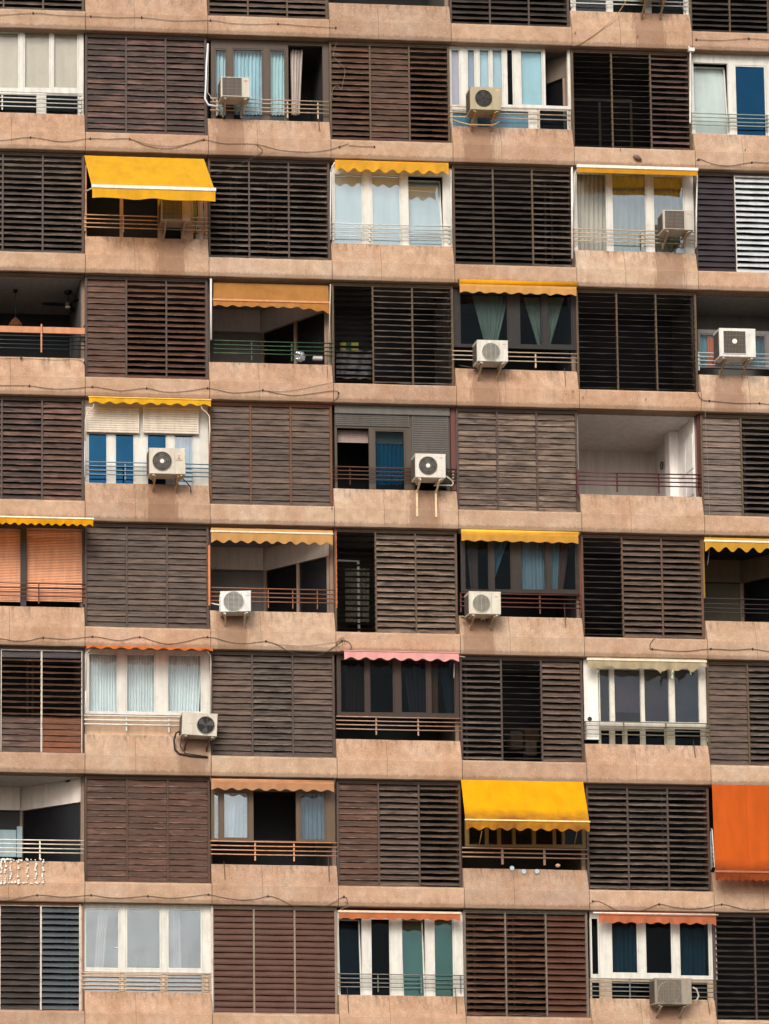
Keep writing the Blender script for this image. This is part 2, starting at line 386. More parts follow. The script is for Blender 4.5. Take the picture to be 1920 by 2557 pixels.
# ------------------------------------------------------------------ louvred shutters
NS = 17; FT = .075; BAYW = (W-.1)/3; SL = BAYW-.075
SLATS = []
def slat_mesh(var, length=SL, w=.166, convex=.0):
    mb = MB(); n = 6; rnd_ = random.Random(var*13+5)
    prof = [(-w/2, 0), (-w*.3, .006+convex), (w*.2, .007+convex), (w/2, .001), (w*.2, -.006+convex*.5), (-w*.3, -.006+convex*.5)]
    ph = rnd_.random()*6; am = rnd_.uniform(.0, .0035); sag = rnd_.uniform(-.005, .004)
    rings = []
    for i in range(n+1):
        u = i/n; x = (u-.5)*length; dz = sag*math.sin(math.pi*u)+am*math.sin(u*5+ph)*.5; tw = am*math.sin(u*7+ph)*2
        for k, (y, z) in enumerate(prof):
            e = rnd_.uniform(-.002, .002) if k == 0 else 0
            rings.append((x, y+e, z+dz+tw*y/w*2))
    m = len(prof); Fs = [tuple(range(m)), tuple(range(n*m, n*m+m))[::-1]]
    for i in range(n):
        for k in range(m): Fs.append((i*m+k, i*m+(k+1) % m, (i+1)*m+(k+1) % m, (i+1)*m+k))
    mb.poly(rings, Fs); return mb
SM = {}
def slat_data(mat, var, cv=0):
    key = (mat.name, var, cv)
    if key not in SM:
        o = slat_mesh(var, convex=cv).build('slat', mat); SM[key] = o.data; bpy.data.objects.remove(o)
    return SM[key]
YL = .18
def shutter(r, c, label, bays, fm=FRAME, group=None, zcut=None):
    """bays: three of (tilt, wood[, options])"""
    x0, x1 = cx(c); zt = lz(r)-.006; zb = lz(r+1)+.476
    t = thing('louvred_shutter', label, 'shutter', (x0, YL, zb), 'louvred shutters screening the balconies')
    f = MB(); fr = .032
    f.box(x0+.012, x0+.012+fr, YL-.05, YL+.06, zb, zt, bev=.004); f.box(x1-.012-fr, x1-.012, YL-.05, YL+.06, zb, zt, bev=.004)
    f.box(x0+.012+fr, x1-.012-fr, YL-.045, YL+.055, zt-.055, zt-.001, bev=.004); f.box(x0+.012+fr, x1-.012-fr, YL-.045, YL+.055, zb+.001, zb+.022, bev=.004)
    f.build('frame', fm, t)
    xs = x0+.012+fr; bw = (x1-x0-.024-2*fr)/3
    for i, bay in enumerate(bays):
        tilt, wk = bay[0], bay[1]; opt = bay[2] if len(bay) > 2 else {}
        b0, b1 = xs+i*bw, xs+(i+1)*bw
        s = MB(); sm = opt.get('stile', fm); st = .019
        s.box(b0+.001, b0+st, YL-.038, YL+.03, zb+.023, zt-.056); s.box(b1-st, b1-.001, YL-.038, YL+.03, zb+.023, zt-.056)
        s.box(b0+st+.001, b1-st-.001, YL-.03, YL+.03, zt-.078, zt-.057)
        sp = s.build('louvre_panel', sm, t)
        if 'label' in opt: sp['label'] = opt['label']
        ztop, zbot = zt-.084, zb+.024; n = opt.get('n', NS); pit = (ztop-zbot)/n
        cxm = (b0+b1)/2; wsc = (bw-2*st-.004)/SL
        for k in range(n):
            zc = ztop-pit*(k+.5); tk, wk2 = tilt, wk
            if 'low' in opt and k >= opt['low'][0]: tk, wk2 = opt['low'][1], opt['low'][2]
            if 'top' in opt and k < opt['top'][0]: tk, wk2 = opt['top'][1], opt['top'][2]
            if callable(tk): tk = tk(k)
            tk += random.gauss(0, opt.get('jit', .9))
            mat = WD[wk2] if isinstance(wk2, str) else wk2
            if 'odd' in opt and k in opt['odd']: mat = WD[opt['odd'][k]]
            o = bpy.data.objects.new('slat', slat_data(mat, random.randrange(5), opt.get('convex', 0)))
            o.parent = sp; o.location = Vector((cxm, YL, zc+random.gauss(0, .0015)))-wl(sp)
            o.rotation_euler = (math.radians(tk), math.radians(random.gauss(0, .12)), 0); o.scale = (wsc, 1, 1)
            COL.objects.link(o)
    return t

def curtain(reg, top, bot, Y0, Y1, y, hx, label, folds=5, amp=.03, cat='curtain', group=None):
    def fn(u, v):
        X = (top[0]+(top[1]-top[0])*u)*(1-v)+(bot[0]+(bot[1]-bot[0])*u)*v
        p = at(reg, X, Y0+(Y1-Y0)*v, y)
        k = folds*2*math.pi*u
        return p+Vector((math.sin(k*1.3+v)*.008, amp*math.sin(k)+amp*.4*math.sin(k*2.3+1+v*2), 0))
    o = MB().grid(fn, max(16, folds*8), 8).build('curtain', FB(hx, amount=.1, trans=.3), smooth=True, fix=False)
    tag(o, label, cat, group); return o
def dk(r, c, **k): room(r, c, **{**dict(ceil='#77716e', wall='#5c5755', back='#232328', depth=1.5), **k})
A0, A1, A2 = (0, 0), (640, 0), (1280, 0)
shutter(0, 1, 'brown louvred shutter cut by the top edge above the beige-blind window', [(50, 'ash')]*3); dk(0, 1)
shutter(0, 3, 'brown louvred shutter cut by the top edge above the window with pale blue curtains', [(56, 'mid')]*3); dk(0, 3)
shutter(0, 5, 'dark louvred shutter cut by the top edge, above the window with the round-fan air conditioner', [(52, 'dark')]*3, FRAMEB); dk(0, 5)
shutter(0, 7, 'dark louvred shutter cut by the top edge at the top right corner', [(46, 'dark')]*3); dk(0, 7)
shutter(1, 2, 'closed violet-brown shutter with pink peeling slats above the big yellow awning', [(72, 'purple', dict(odd={11: 'pinkish', 12: 'red', 7: 'pinkish'})), (70, 'purple', dict(odd={5: 'pinkish', 7: 'pinkish', 13: 'pinkish'})), (68, 'purple', dict(odd={1: 'pinkish'}))], FRAMEB); dk(1, 2)
shutter(1, 4, 'brown shutter with a loose pale wire hanging over its left bay', [(60, 'brown'), (72, 'brown'), (46, 'brown')]); dk(1, 4)
shutter(1, 6, 'shutter with two see-through bays and a wavy dark right bay beside the blue-paned window', [(23, 'dark'), (24, 'ash'), (44, 'purple', dict(jit=3))]); dk(1, 6, ceil='#4a4644', wall='#5a524c')
shutter(2, 1, 'half-open shutter with pale-edged slats left of the big yellow awning', [(48, 'ash')]*3, FRAMEB); dk(2, 1)
shutter(2, 3, 'half-open shutter between the big yellow awning and the small yellow valance', [(42, 'ash')]*3, FRAMEB); dk(2, 3)
shutter(2, 5, 'half-open dark shutter between the yellow-valance window and the window in a white awning frame', [(47, 'dark'), (44, 'dark'), (40, 'ash')]); dk(2, 5)
shutter(2, 7, 'shutter with a closed dark violet bay beside white slats at the right edge', [(70, 'violet'), (52, 'white', dict(stile=WHITE, label='louvre panel of white slats')), (52, 'white', dict(stile=WHITE, label='louvre panel of white slats'))], FRAMEB); dk(2, 7)
shutter(3, 2, 'reddish shutter right of the balcony with the ceiling fan, left bay closed', [(72, 'red'), (46, 'red'), (46, 'red')], FRAMEB); dk(3, 2)
shutter(3, 4, 'mostly open shutter right of the green railing, laundry and boxes behind', [(2, 'black'), (31, 'ash'), (28, 'ash')], FRAME); dk(3, 4, ceil='#77706c', wall='#8d8682')
shutter(3, 6, 'fully open black shutter left of the air conditioner with a dark square grille', [(24, 'black'), (24, 'black'), (24, 'black')]); dk(3, 6)
shutter(4, 1, 'dark brown shutter at the left edge beside the window with white roller shutters', [(60, 'pinkish'), (60, 'purple', dict(odd={5: 'pinkish'})), (62, 'pinkish')], FRAMEB); dk(4, 1)
shutter(4, 3, 'closed brown shutter with orange rusted frame posts between two windows with round-fan air conditioners', [(74, 'mid')]*3, P('#6a4026', .7, .5)); dk(4, 3)
shutter(4, 5, 'pale weathered shutter with dark water marks left of the red railing', [(73, 'pale')]*3, FRAMEB); dk(4, 5)
shutter(4, 7, 'shutter with a closed grey bay and an open bay right of the white-walled balcony', [(74, 'grey'), (38, 'ash'), (38, 'ash')]); dk(4, 7)
shutter(5, 2, 'closed grey-brown shutter right of the orange blinds', [(72, 'mid'), (72, 'mid'), (70, 'mid')], FRAMEB); dk(5, 2)
shutter(5, 4, 'shutter with an open black left bay beside two half-closed bays and an orange pole', [(0, 'black'), (54, 'pale'), (56, 'pale')], FRAME)
dk(5, 4, ceil='#8a8580', wall='#8a8378', back='#2a2624')
def inner_frame(r, c, xs, mat, y=1.40, zt=.55, ww=.05):
    x0 = cx(c)[0]; z1 = lz(r)-zt; zb = lz(r+1)+.35; f = MB()
    for x in xs: f.box(x0+x, x0+x+ww, y-.03, y, zb, z1)
    f.box(x0+xs[0], x0+xs[-1]+ww, y-.03, y, z1+.001, z1+ww); f.build('inner_window', mat, BLD)
inner_frame(5, 4, (.12, .72), P('#b0aaa0', .6), y=.9)
curtain((640, 1260), (575, 735), (575, 735), 415, 760, .95, '#7c786a', 'grey-green pleated curtain behind the open black louvre bay beside the orange pole', 6, .03)
shutter(5, 6, 'shutter with an open black left bay, right of the window with brown and lace curtains', [(24, 'black'), (50, 'mid'), (47, 'mid')], P('#5c4030', .7, .4)); dk(5, 6)
shutter(6, 1, 'shutter at the left edge open at the top with closed reddish boards at the bottom', [(28, 'brown', dict(low=(11, 72, 'pinkish'))), (28, 'brown', dict(low=(11, 72, 'pinkish'), stile=FRAMEW, top=(1, 80, 'violet'))), (28, 'brown', dict(low=(11, 74, 'orange'), stile=FRAMEW, top=(1, 80, 'violet')))], FRAMEB); dk(6, 1)
shutter(6, 3, 'closed grey-brown shutter between the orange-edged awning and the pink valance', [(68, 'mid'), (62, 'ash'), (68, 'mid')], FRAMEB); dk(6, 3)
shutter(6, 5, 'shutter with an open middle bay over wooden boards, right of the pink valance', [(34, 'ash'), (18, 'black', dict(low=(11, 24, 'black'))), (52, 'mid')], FRAMEB); dk(6, 5)
shutter(6, 7, 'shutter at the right edge beside the torn cream awning, left bay closed', [(72, 'mid'), (48, 'ash'), (50, 'ash')]); dk(6, 7)
shutter(7, 2, 'closed maroon shutter with white paint nicks right of the white-railed balcony', [(76, 'maroon')]*3, P('#4c3626', .7, .5)); dk(7, 2)
shutter(7, 4, 'shutter turning from closed at left to open at right, left of the long yellow awning', [(72, 'maroon'), (52, 'mid'), (34, 'mid')], FRAMEB); dk(7, 4)
shutter(7, 6, 'half-open dark shutter between the long yellow awning and the orange awning', [(38, 'ash'), (37, 'ash'), (29, 'ash')], FRAMEB); dk(7, 6)
shutter(8, 1, 'shutter at the lower left with a white rusty stile and blue-lit slats', [(52, 'dark'), (56, 'dark', dict(stile=FRAMEW)), (46, 'blue', dict(stile=FRAMEW))], P('#8a5a3c', .7, .5)); dk(8, 1)
shutter(8, 3, 'closed shutter of smooth red-brown slats with a pale stile, left of the orange valance', [(66, 'plastic', dict(convex=.012, jit=.4))]*3, P('#8a7a68', .6, .4)); dk(8, 3)
shutter(8, 5, 'shutter with two open brown bays and a red-brown right bay between two orange valances', [(36, 'brown'), (36, 'brown'), (54, 'plastic', dict(jit=.4))], P('#6e6458', .6, .4)); dk(8, 5)
shutter(8, 7, 'nearly black open shutter at the lower right corner', [(23, 'black')]*3, FRAMEB); dk(8, 7)

# ------------------------------------------------------------------ windows
def window(reg, outer, panes, mat, y=.23, fr=.055, rows=None, name='window', label=None, lower=None, glassm=GLC, sashw=.028):
    """outer (X0,X1,Y0,Y1); panes list of dict(X=(a,b), Y=(c,d), g=glass, b=backing hex or None, tilt=deg, part=fraction)"""
    ox0, ox1, oz0, oz1 = rect(reg, *outer, y)
    ptop = -S*math.ceil(-oz0/S)+.925           # the foot of the frame stands down behind the parapet
    ext = oz0 < ptop+.22; old = oz0
    if ext: oz0 = ptop-.15
    f = MB()
    # members of the frame: everything of the outer rectangle that no pane covers
    R = []
    for p in panes:
        a = rect(reg, p['X'][0], p['X'][1], p['Y'][0], p['Y'][1], y)
        if ext and a[2] < old+.13: a = (a[0], a[1], oz0+.02, a[3])
        R.append(a)
    xs = sorted({round(v, 4) for v in [ox0, ox1]+[min(max(a[i], ox0), ox1) for a in R for i in (0, 1)]})
    for a, b in zip(xs, xs[1:]):
        if b-a < .004: continue
        m = (a+b)/2; holes = sorted([(q[2], q[3]) for q in R if q[0] <= m <= q[1]]); z = oz0
        for h0, h1 in holes:
            if h0-z > .004: f.box(a, b, y-.03, y+.03, z, h0)
            z = max(z, h1)
        if oz1-z > .004: f.box(a, b, y-.03, y+.03, z, oz1)
    fo = f.build(name, mat, BLD)
    if label: fo['label'] = label
    for p, (a0, a1, b0, b1) in zip(panes, R):
        if p.get('open'): continue
        s = sashw if p.get('sash', True) else .006
        T = Matrix.Identity(4)
        if p.get('tilt'): T = Matrix.Translation((a0, y, b0)) @ Matrix.Rotation(math.radians(-p['tilt']), 4, 'X') @ Matrix.Translation((-a0, -y, -b0))
        sh = MB(); sm = p.get('m', mat); i = .004
        for bx in ((a0+i, a0+i+s, b0+i, b1-i), (a1-i-s, a1-i, b0+i, b1-i), (a0+i+s, a1-i-s, b0+i, b0+i+s), (a0+i+s, a1-i-s, b1-i-s, b1-i)):
            sh.box(bx[0], bx[1], y-.022, y+.022, bx[2], bx[3], M=T)
        sh.build('sash', sm, fo)
        g2 = MB().box(a0+i+s, a1-i-s, y-.003, y+.003, b0+i+s, b1-i-s, M=T)
        g2.build('pane', p.get('g', glassm), fo)
        if p.get('b'):
            fr_ = p.get('part', 1); zlo = b1-(b1-b0)*fr_
            MB().box(a0+i+s*.5, a1-i-s*.5, y+.05, y+.058, zlo, b1-i, M=T).build('blind', p['bm'] if 'bm' in p else FB(p['b'], amount=.12, trans=.1), fo)
    return fo
for rc, xs, hx in (((4, 7), (1.05, 1.25), '#6d767a'), ((8, 5), (.25, .40), '#6a635c'), ((8, 5), (1.15, 1.30), '#6a635c'), ((6, 7), (1.1, 1.25), '#6d6a66'), ((2, 3), (.62, .75), '#5a5654'), ((2, 3), (1.5, 1.62), '#5a5654'), ((2, 5), (2.35, 2.5), '#6a6a70'), ((7, 6), (1.95, 2.05), '#556064'), ((6, 1), (.75, .87), '#5c4a3c'), ((6, 1), (1.6, 1.72), '#5c4a3c'), ((8, 1), (2.5, 2.62), '#7a6e60'), ((6, 5), (.15, .3), '#77726c'), ((1, 6), (.1, .85, 1.6), '#7a7068')):
    inner_frame(*rc, xs, P(hx, .6), y=.75, zt=(.95 if rc == (1, 6) else .1), ww=.05)
def railing(reg, X0, X1, Ys, mat, posts=(), y=.13, rad=.0135, Ybot=None, flat=False, sw=.03):
    """rails given by their height at X0"""
    a = at(reg, X0, Ys[0], y); b = at(reg, X1, Ys[0], y)
    f = MB(); zs = [at(reg, X0, Y, y).z for Y in Ys]; zb = (at(reg, X0, Ybot, y).z if Ybot else zs[-1]-.10)
    for p in posts:
        x = at(reg, p, (Ys[0]+Ys[-1])/2, y).x; f.box(x-sw/2, x+sw/2, y+.014, y+.036, zb, zs[0]+.012)
    if not posts: f.box(a.x-.012, a.x+.012, y+.014, y+.036, zb, zs[0])
    o = f.build('railing', mat, BLD)
    for z in zs:
        mid = (a.x+b.x)/2; sg = random.uniform(-.006, .003)
        MB().tube([(a.x, y, z), (a.x*.6+b.x*.4, y, z+sg), (mid, y, z+sg), (b.x, y, z)], rad, 8).build('rail', mat, o, smooth=True)
    return o
def hexa(reg, X, Y, y): return at(reg, X, Y, y)

# ------------------------------------------------------------------ awnings
def awning(reg, label, top, bar, valY, col, n=9, ytop=.02, ybar=-.1, barcol=None, barth=.03, arms=None, roll=None, stain=None, amp=.5, pleat=.012, tear=None, edge=None, valx=None, valcol=None, group='awnings over the windows', sagz=0, fkw=None):
    """top/bar = (X0,X1,Y) measured at X0; valY = lower rim of the valance at X0"""
    T0 = at(reg, top[0], top[2], ytop); T1x = at(reg, top[1], top[2], ytop).x
    B0 = at(reg, bar[0], bar[2], ybar); B1x = at(reg, bar[1], bar[2], ybar).x
    zv = at(reg, bar[0], valY, ybar).z
    t = thing('awning', label, 'awning', (B0.x, ybar, B0.z), group)
    kw = dict(amount=.25, trans=.3); kw.update(fkw or {}); fm = FB(col, **kw); vm = FB(valcol, **kw) if valcol else fm
    def sheet(u, v):
        x = (T0.x*(1-v)+B0.x*v)*(1-u)+(T1x*(1-v)+B1x*v)*u
        return Vector((x, ytop*(1-v)+ybar*v, T0.z*(1-v)+B0.z*v - sagz*math.sin(math.pi*v)*(1+.15*math.sin(u*9)) - .006*abs(math.sin(u*math.pi*3))*math.sin(math.pi*v) + .004*noise.noise(Vector((u*14, v*2, T0.x)))))
    MB().grid(sheet, 24, 6).build('fabric', fm, t, smooth=True, fix=False)
    if abs(T0.z-B0.z)+abs(ytop-ybar) > .6:
        sm = MB()
        for uu in (.27, .5, .76): sm.tube([sheet(uu, v/8)+Vector((0, -.002, .002)) for v in range(9)], .0045, 4)
        sm.build('seam', fm, t)
    h = B0.z-zv
    def val(u, v):
        x = B0.x*(1-u)+B1x*u
        sc_ = (1-math.cos(u*n*2*math.pi+math.pi))*.5     # 1 at the lobe
        L = h*(1-amp*.9*(1-sc_))
        if tear: L *= tear(u)
        z = B0.z-.004-L*v
        return Vector((x, ybar-.012-pleat*v*(math.sin(u*n*4.1+1)+.6*math.sin(u*n*9.7)), z))
    MB().grid(val, n*10, 4).build('valance', vm, t, smooth=True, fix=False)
    if edge:
        e = MB(); pts = [val(i/(n*10), 1.0) for i in range(n*10+1)]
        e.tube([p+Vector((0, -.003, 0)) for p in pts], .006, 4).build('valance_trim', P(edge, .8), t)
    if barcol:
        MB().box(B0.x-.015, B1x+.015, ybar-.03, ybar+.012, B0.z-.004, B0.z+barth, bev=.006).build('front_bar', P(barcol, .4, .15), t)
    if roll:
        MB().tube([(T0.x-.01, ytop+.01, T0.z-.02), (T1x+.01, ytop+.01, T0.z-.02)], roll[1], 12).build('roller', FB(roll[0], amount=.15, trans=0), t, smooth=True)
        MB().box(T0.x-.03, T0.x-.012, ytop-.04, ytop+.09, T0.z-.07, T0.z+.04).box(T1x+.012, T1x+.03, ytop-.04, ytop+.09, T0.z-.07, T0.z+.04).build('end_bracket', BROWN, t)
    for pts, rr, ac in (arms or []):
        MB().tube([at(reg, X, Y, yy) for X, Y, yy in pts], rr, 8).build('arm', P(ac, .4, .2), t, smooth=True)
    return t

# ------------------------------------------------------------------ air conditioners
def text(body, size, loc, mat, parent):
    cu = bpy.data.curves.new('lettering', 'FONT'); cu.body = body; cu.size = size; cu.extrude = .0008; cu.align_x = 'CENTER'
    o = bpy.data.objects.new('lettering', cu); me = bpy.data.meshes.new_from_object(o); bpy.data.objects.remove(o)
    me.materials.append(mat); o = bpy.data.objects.new('lettering', me); COL.objects.link(o)
    o.parent = parent; o.rotation_euler = (math.pi/2, 0, 0); o.location = Vector(loc)-wl(parent); return o
def aircon(reg, label, X0, X1, Y0, Y1, style, fan=None, fr=None, col='#c2baab', turn=0, drop=.26, brk='#8f7a60', logo=None, pipe=None, yf=-.36, dep=.37, roll=0, blades='#2a2624', longb=False, grc=None, sidecol=None):
    """front rectangle measured on the plane of the unit's front; fan=(X,Y,radius px)"""
    x0, x1, z0, z1 = rect(reg, X0, X1, Y0, Y1, yf)
    w, h = x1-x0, z1-z0; yb = yf+dep; cxm = (x0+x1)/2
    t = thing('air_conditioner', label, 'air conditioner', (cxm, yf+dep/2, z0), 'air conditioning units on brackets')
    m = P(col, .45, .22, dirtcol='#6b4d33'); dkm = P(grc or '#4a4038', .6, .2)
    body = MB()
    # casing: sides, back, top and bottom around a recessed front
    body.box(x0, x1, yf+.02, yb, z0, z1, bev=.012)
    body.box(x0+.004, x1-.004, yf+.004, yf+.024, z0+.006, z1-.006, bev=.006)
    body.box(x0-.004, x1+.004, yf+.006, yb+.002, z1-.022, z1+.006, bev=.004)
    body.box(x0+.07, x0+.12, yf+.03, yb-.03, z0-.025, z0); body.box(x1-.12, x1-.07, yf+.03, yb-.03, z0-.025, z0)
    casing = body.build('casing', m, t)
    def pt(X, Y): return at(reg, X, Y, yf)
    MB().box(x0-.003, x0+.001, yf+.045, yb-.015, z0+.04, z1-.05).build('side_panel', P('#3a332e', .7, .2), t)
    s = MB(); nl = 13
    for k in range(nl):
        z = z0+.05+(h-.11)*k/(nl-1); s.box(x0-.009, x0-.002, yf+.05, yb-.03, z-.004, z+.004)
    for k in range(5):
        y = yf+.05+(dep-.09)*k/4; s.box(x0-.011, x0-.002, y-.003, y+.003, z0+.05, z1-.06)
    s.build('side_grille', P(sidecol or '#5d5248', .6, .2), t)
    if fan:
        c = pt(fan[0], fan[1]); R_ = abs(pt(fan[0]+fan[2], fan[1]).x-c.x)
        f = MB(); yq = yf-.001
        if style in ('round', 'hub', 'lines', 'open'):
            MB().tube([(c.x, yf+.0035, c.z), (c.x, yf+.0015, c.z)], R_, 40).build('fan_opening', P('#15130f' if style != 'lines' else '#6a655c', .8, .05), t)
            f.tube([(c.x+math.cos(k*math.pi/20)*R_, yq-.004, c.z+math.sin(k*math.pi/20)*R_) for k in range(41)], .008, 5, caps=False)
        if style in ('round', 'hub'):
            for rr in (.35, .6, .82): f.tube([(c.x+math.cos(k*math.pi/16)*R_*rr, yq-.008, c.z+math.sin(k*math.pi/16)*R_*rr) for k in range(33)], .0025, 4, caps=False)
            for k in range(32):
                a = k*math.pi/16; f.bar((c.x+math.cos(a)*R_*.2, yq-.010, c.z+math.sin(a)*R_*.2), (c.x+math.cos(a+.25)*R_, yq-.006, c.z+math.sin(a+.25)*R_), .003, .003)
        if style == 'lines':
            for k in range(1, 16):
                z = c.z-R_+2*R_*k/16; hw = math.sqrt(max(0, R_*R_-(z-c.z)**2)); f.bar((c.x-hw, yq-.008, z), (c.x+hw, yq-.008, z), .006, .006)
            for k in (-.5, 0, .5): f.bar((c.x+k*R_, yq-.006, c.z-R_*.85), (c.x+k*R_, yq-.006, c.z+R_*.85), .004, .004)
        if f.v: f.build('fan_grille', P(grc or '#8d8578', .5, .2) if style != 'lines' else m, t)
        if style in ('round', 'hub', 'open'):
            b = MB(); nb = 5 if style != 'open' else 3
            for k in range(nb):
                a = k*2*math.pi/nb+.4
                pp = []
                for (rr, da) in ((.15, -.3), (.95, -.42), (1.0, .1), (.8, .5), (.15, .45)):
                    pp.append((c.x+math.cos(a+da)*R_*rr*.93, yq-.001-.004*(da < 0), c.z+math.sin(a+da)*R_*rr*.93))
                b.poly(pp, [(0, 1, 2, 3, 4)])
            b.build('fan', P(blades, .5, .1), t, fix=False)
        if style in ('hub', 'square') or style == 'open':
            hb = .22 if style != 'square' else .2
            MB().tube([(c.x, yq-.016, c.z), (c.x, yq-.001, c.z)], R_*hb, 20).build('fan_hub', P('#e6e0d2' if style != 'open' else '#2c2824', .4, .05), t)
    if fr:      # rectangular grille
        a0, a1, b0, b1 = rect(reg, *fr, yf)
        gmb = MB(); gmb.box(a0, a1, yf-.001, yf+.003, b0, b1); gmb.build('grille_back', dkm, t)
        g2 = MB(); n1 = 15
        for k in range(n1+1):
            x = a0+(a1-a0)*k/n1; g2.box(x-.003, x+.003, yf-.009, yf-.002, b0, b1)
        for k in range(6):
            z = b0+(b1-b0)*k/5; g2.box(a0, a1, yf-.011, yf-.009, z-.003, z+.003)
        g2.build('fan_grille', P('#776a5e', .5, .2), t)
        rf = MB()
        for bx in ((a0-.012, a0, b0-.012, b1+.012), (a1, a1+.012, b0-.012, b1+.012), (a0, a1, b0-.012, b0), (a0, a1, b1, b1+.012)): rf.box(bx[0], bx[1], yf-.012, yf+.002, bx[2], bx[3])
        rf.build('grille_rim', m, t)
    else:
        xr = x0+w*.70
        MB().box(xr, xr+.004, yf-.001, yf+.003, z0+.02, z1-.03).build('panel_joint', P('#7b6f60', .6), t)
    bm_ = P(brk, .6, .5, dirtcol='#6a3a1c')
    for xb in (x0+w*.17, x1-w*.20):
        b = MB(); b.box(xb-.018, xb+.018, yf+.02, .02, z0-.055, z0-.027, bev=.004)
        b.bar((xb, yf+.03, z0-.04), (xb, .03, z0-drop), .036, .03)
        b.box(xb-.018, xb+.018, .0 if longb else .02, .035 if longb else .045, z0-(.80 if longb else drop+.03), z0-(.18 if longb else drop-.10), bev=.004)
        if longb: b.box(xb-.024, xb+.024, -.022, .0, z0-.80, z0-.18, bev=.004)
        b.build('bracket', bm_, t)
    if logo == 'diamonds':
        q = MB(); lc = pt(1160, 478)
        for a in (90, 210, 330):
            a = math.radians(a); d = Vector((math.cos(a), 0, math.sin(a))); p = Vector((-d.z, 0, d.x)); o_ = Vector((lc.x, yf-.001, lc.z)); s_ = .020
            q.poly([o_, o_+d*s_+p*s_*.55, o_+d*s_*2, o_+d*s_-p*s_*.55], [(0, 1, 2, 3)])
        q.build('logo', P('#b01c22', .5, 0), t, fix=False)
        text('MITSUBISHI', .030, (lc.x, yf-.002, lc.z-.058), P('#4a4440', .6, 0), t)
        text('MITSUBISHI', .018, (lc.x, yf-.002, lc.z+.055), P('#b0453f', .6, 0), t)
    elif logo:
        lx, lzz = logo[0], logo[1]; lc = pt(lx, lzz); ww = logo[3] if len(logo) > 3 else .07
        MB().box(lc.x-ww/2, lc.x+ww/2, yf-.003, yf+.002, lc.z-.007, lc.z+.007).build('logo', P(logo[2], .6, 0), t)
    if pipe:
        for k, (pts, rr, pc) in enumerate(pipe):
            MB().tube([at(reg, *q) for q in pts], rr, 8).build('pipe', P(pc, .6, .2), t, smooth=True)
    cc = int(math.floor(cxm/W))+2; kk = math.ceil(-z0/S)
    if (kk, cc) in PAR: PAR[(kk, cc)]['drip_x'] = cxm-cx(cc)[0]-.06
    if turn or roll:
        t.rotation_euler = (0, math.radians(roll), math.radians(turn))
    return t

# ================================================================== row 1
r = (0, 0)
dk(1, 1)
window(r, (-255, 540, 190, 600), [dict(X=(-235, -100), Y=(205, 580), b='#c2b3a2'), dict(X=(-85, 125), Y=(205, 580), b='#c2b3a2'), dict(X=(153, 325), Y=(205, 580), b='#c2b3a2'), dict(X=(341, 508), Y=(205, 580), b='#c2b3a2')], WHITE, label='white window with beige blinds')
window(r, (-255, 540, 602, 720), [dict(X=(-235, 245), Y=(606, 712), g=GLD), dict(X=(290, 512), Y=(606, 712), g=GLD)], WHITE, y=.24, name='window')
railing(r, -240, 535, (598, 625, 651, 678), WHITE, (15, 520), Ybot=700)
r = (640, 0)
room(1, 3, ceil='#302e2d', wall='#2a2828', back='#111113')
window(r, (-295, 468, 238, 750), [dict(X=(-272, -190), Y=(320, 745)), dict(X=(-158, 44), Y=(318, 745)), dict(X=(82, 190), Y=(322, 745)), dict(X=(206, 428), Y=(300, 745), open=1)], BROWN, label='brown aluminium window, right sash slid open')
curtain(r, (-268, -160), (-268, -160), 325, 745, .36, '#bcdde6', 'pale blue curtain left of the air conditioner, in the brown window under the top edge', 4)
curtain(r, (-150, 45), (-150, 45), 325, 745, .36, '#b0d6e2', 'wide pale blue curtain behind the upper left air conditioner', 8)
curtain(r, (80, 192), (80, 188), 325, 745, .36, '#bfe2e6', 'mint green curtain in the middle sash of the brown window with open right sash', 5)
curtain(r, (222, 300), (226, 278), 325, 745, .40, '#d2c6bd', 'bunched off-white curtain beside the black opening of the brown window', 4, .04)
railing(r, -300, 470, (636, 660, 686, 712), CREAM, (-255, 203, 400), Ybot=745)
aircon(A0, 'air conditioner with a square dark grille before pale blue curtains, upper left', 1432, 1620, 500, 630, 'square', fr=(1440, 1566, 505, 622), logo=(1592, 524, '#c25a4a'),
       pipe=[([(1347, 285, .1), (1338, 420, .0), (1335, 520, -.02), (1332, 590, -.05), (1328, 640, -.05), (1350, 680, -.05), (1412, 690, -.1)], .022, '#d8dbe0'), ([(1352, 290, .1), (1345, 600, .0), (1390, 660, -.1)], .008, '#c0b6a8')])
r = (1280, 0)
room(1, 5, ceil='#5a544e', wall='#6b6058', back='#131315', diag=True, lintel='#6a5c50')
window(r, (-411, 375, 300, 700), [dict(X=(-405, -340), Y=(318, 690), b='#b5aec0'), dict(X=(-300, -240), Y=(318, 690), b='#8f9db0'), dict(X=(-222, -148), Y=(318, 690), b='#a5bfcc'), dict(X=(-138, -62), Y=(318, 690), b='#a5bfcc'), dict(X=(-44, 6), Y=(318, 690), g=GLD), dict(X=(46, 196), Y=(325, 690), b='#9cc0cc'), dict(X=(210, 354), Y=(318, 690), open=1)], WHITE, label='white window, right opening empty')
window(r, (-411, 375, 702, 800), [dict(X=(-400, -260), Y=(712, 795), b='#5f8aa0'), dict(X=(-240, 110), Y=(712, 795), b='#5f8aa0'), dict(X=(165, 360), Y=(712, 795), g=GLD)], WHITE, y=.24)
railing(r, -408, 378, (690, 725, 755), CREAM, (-400, 165, 370), Ybot=795)
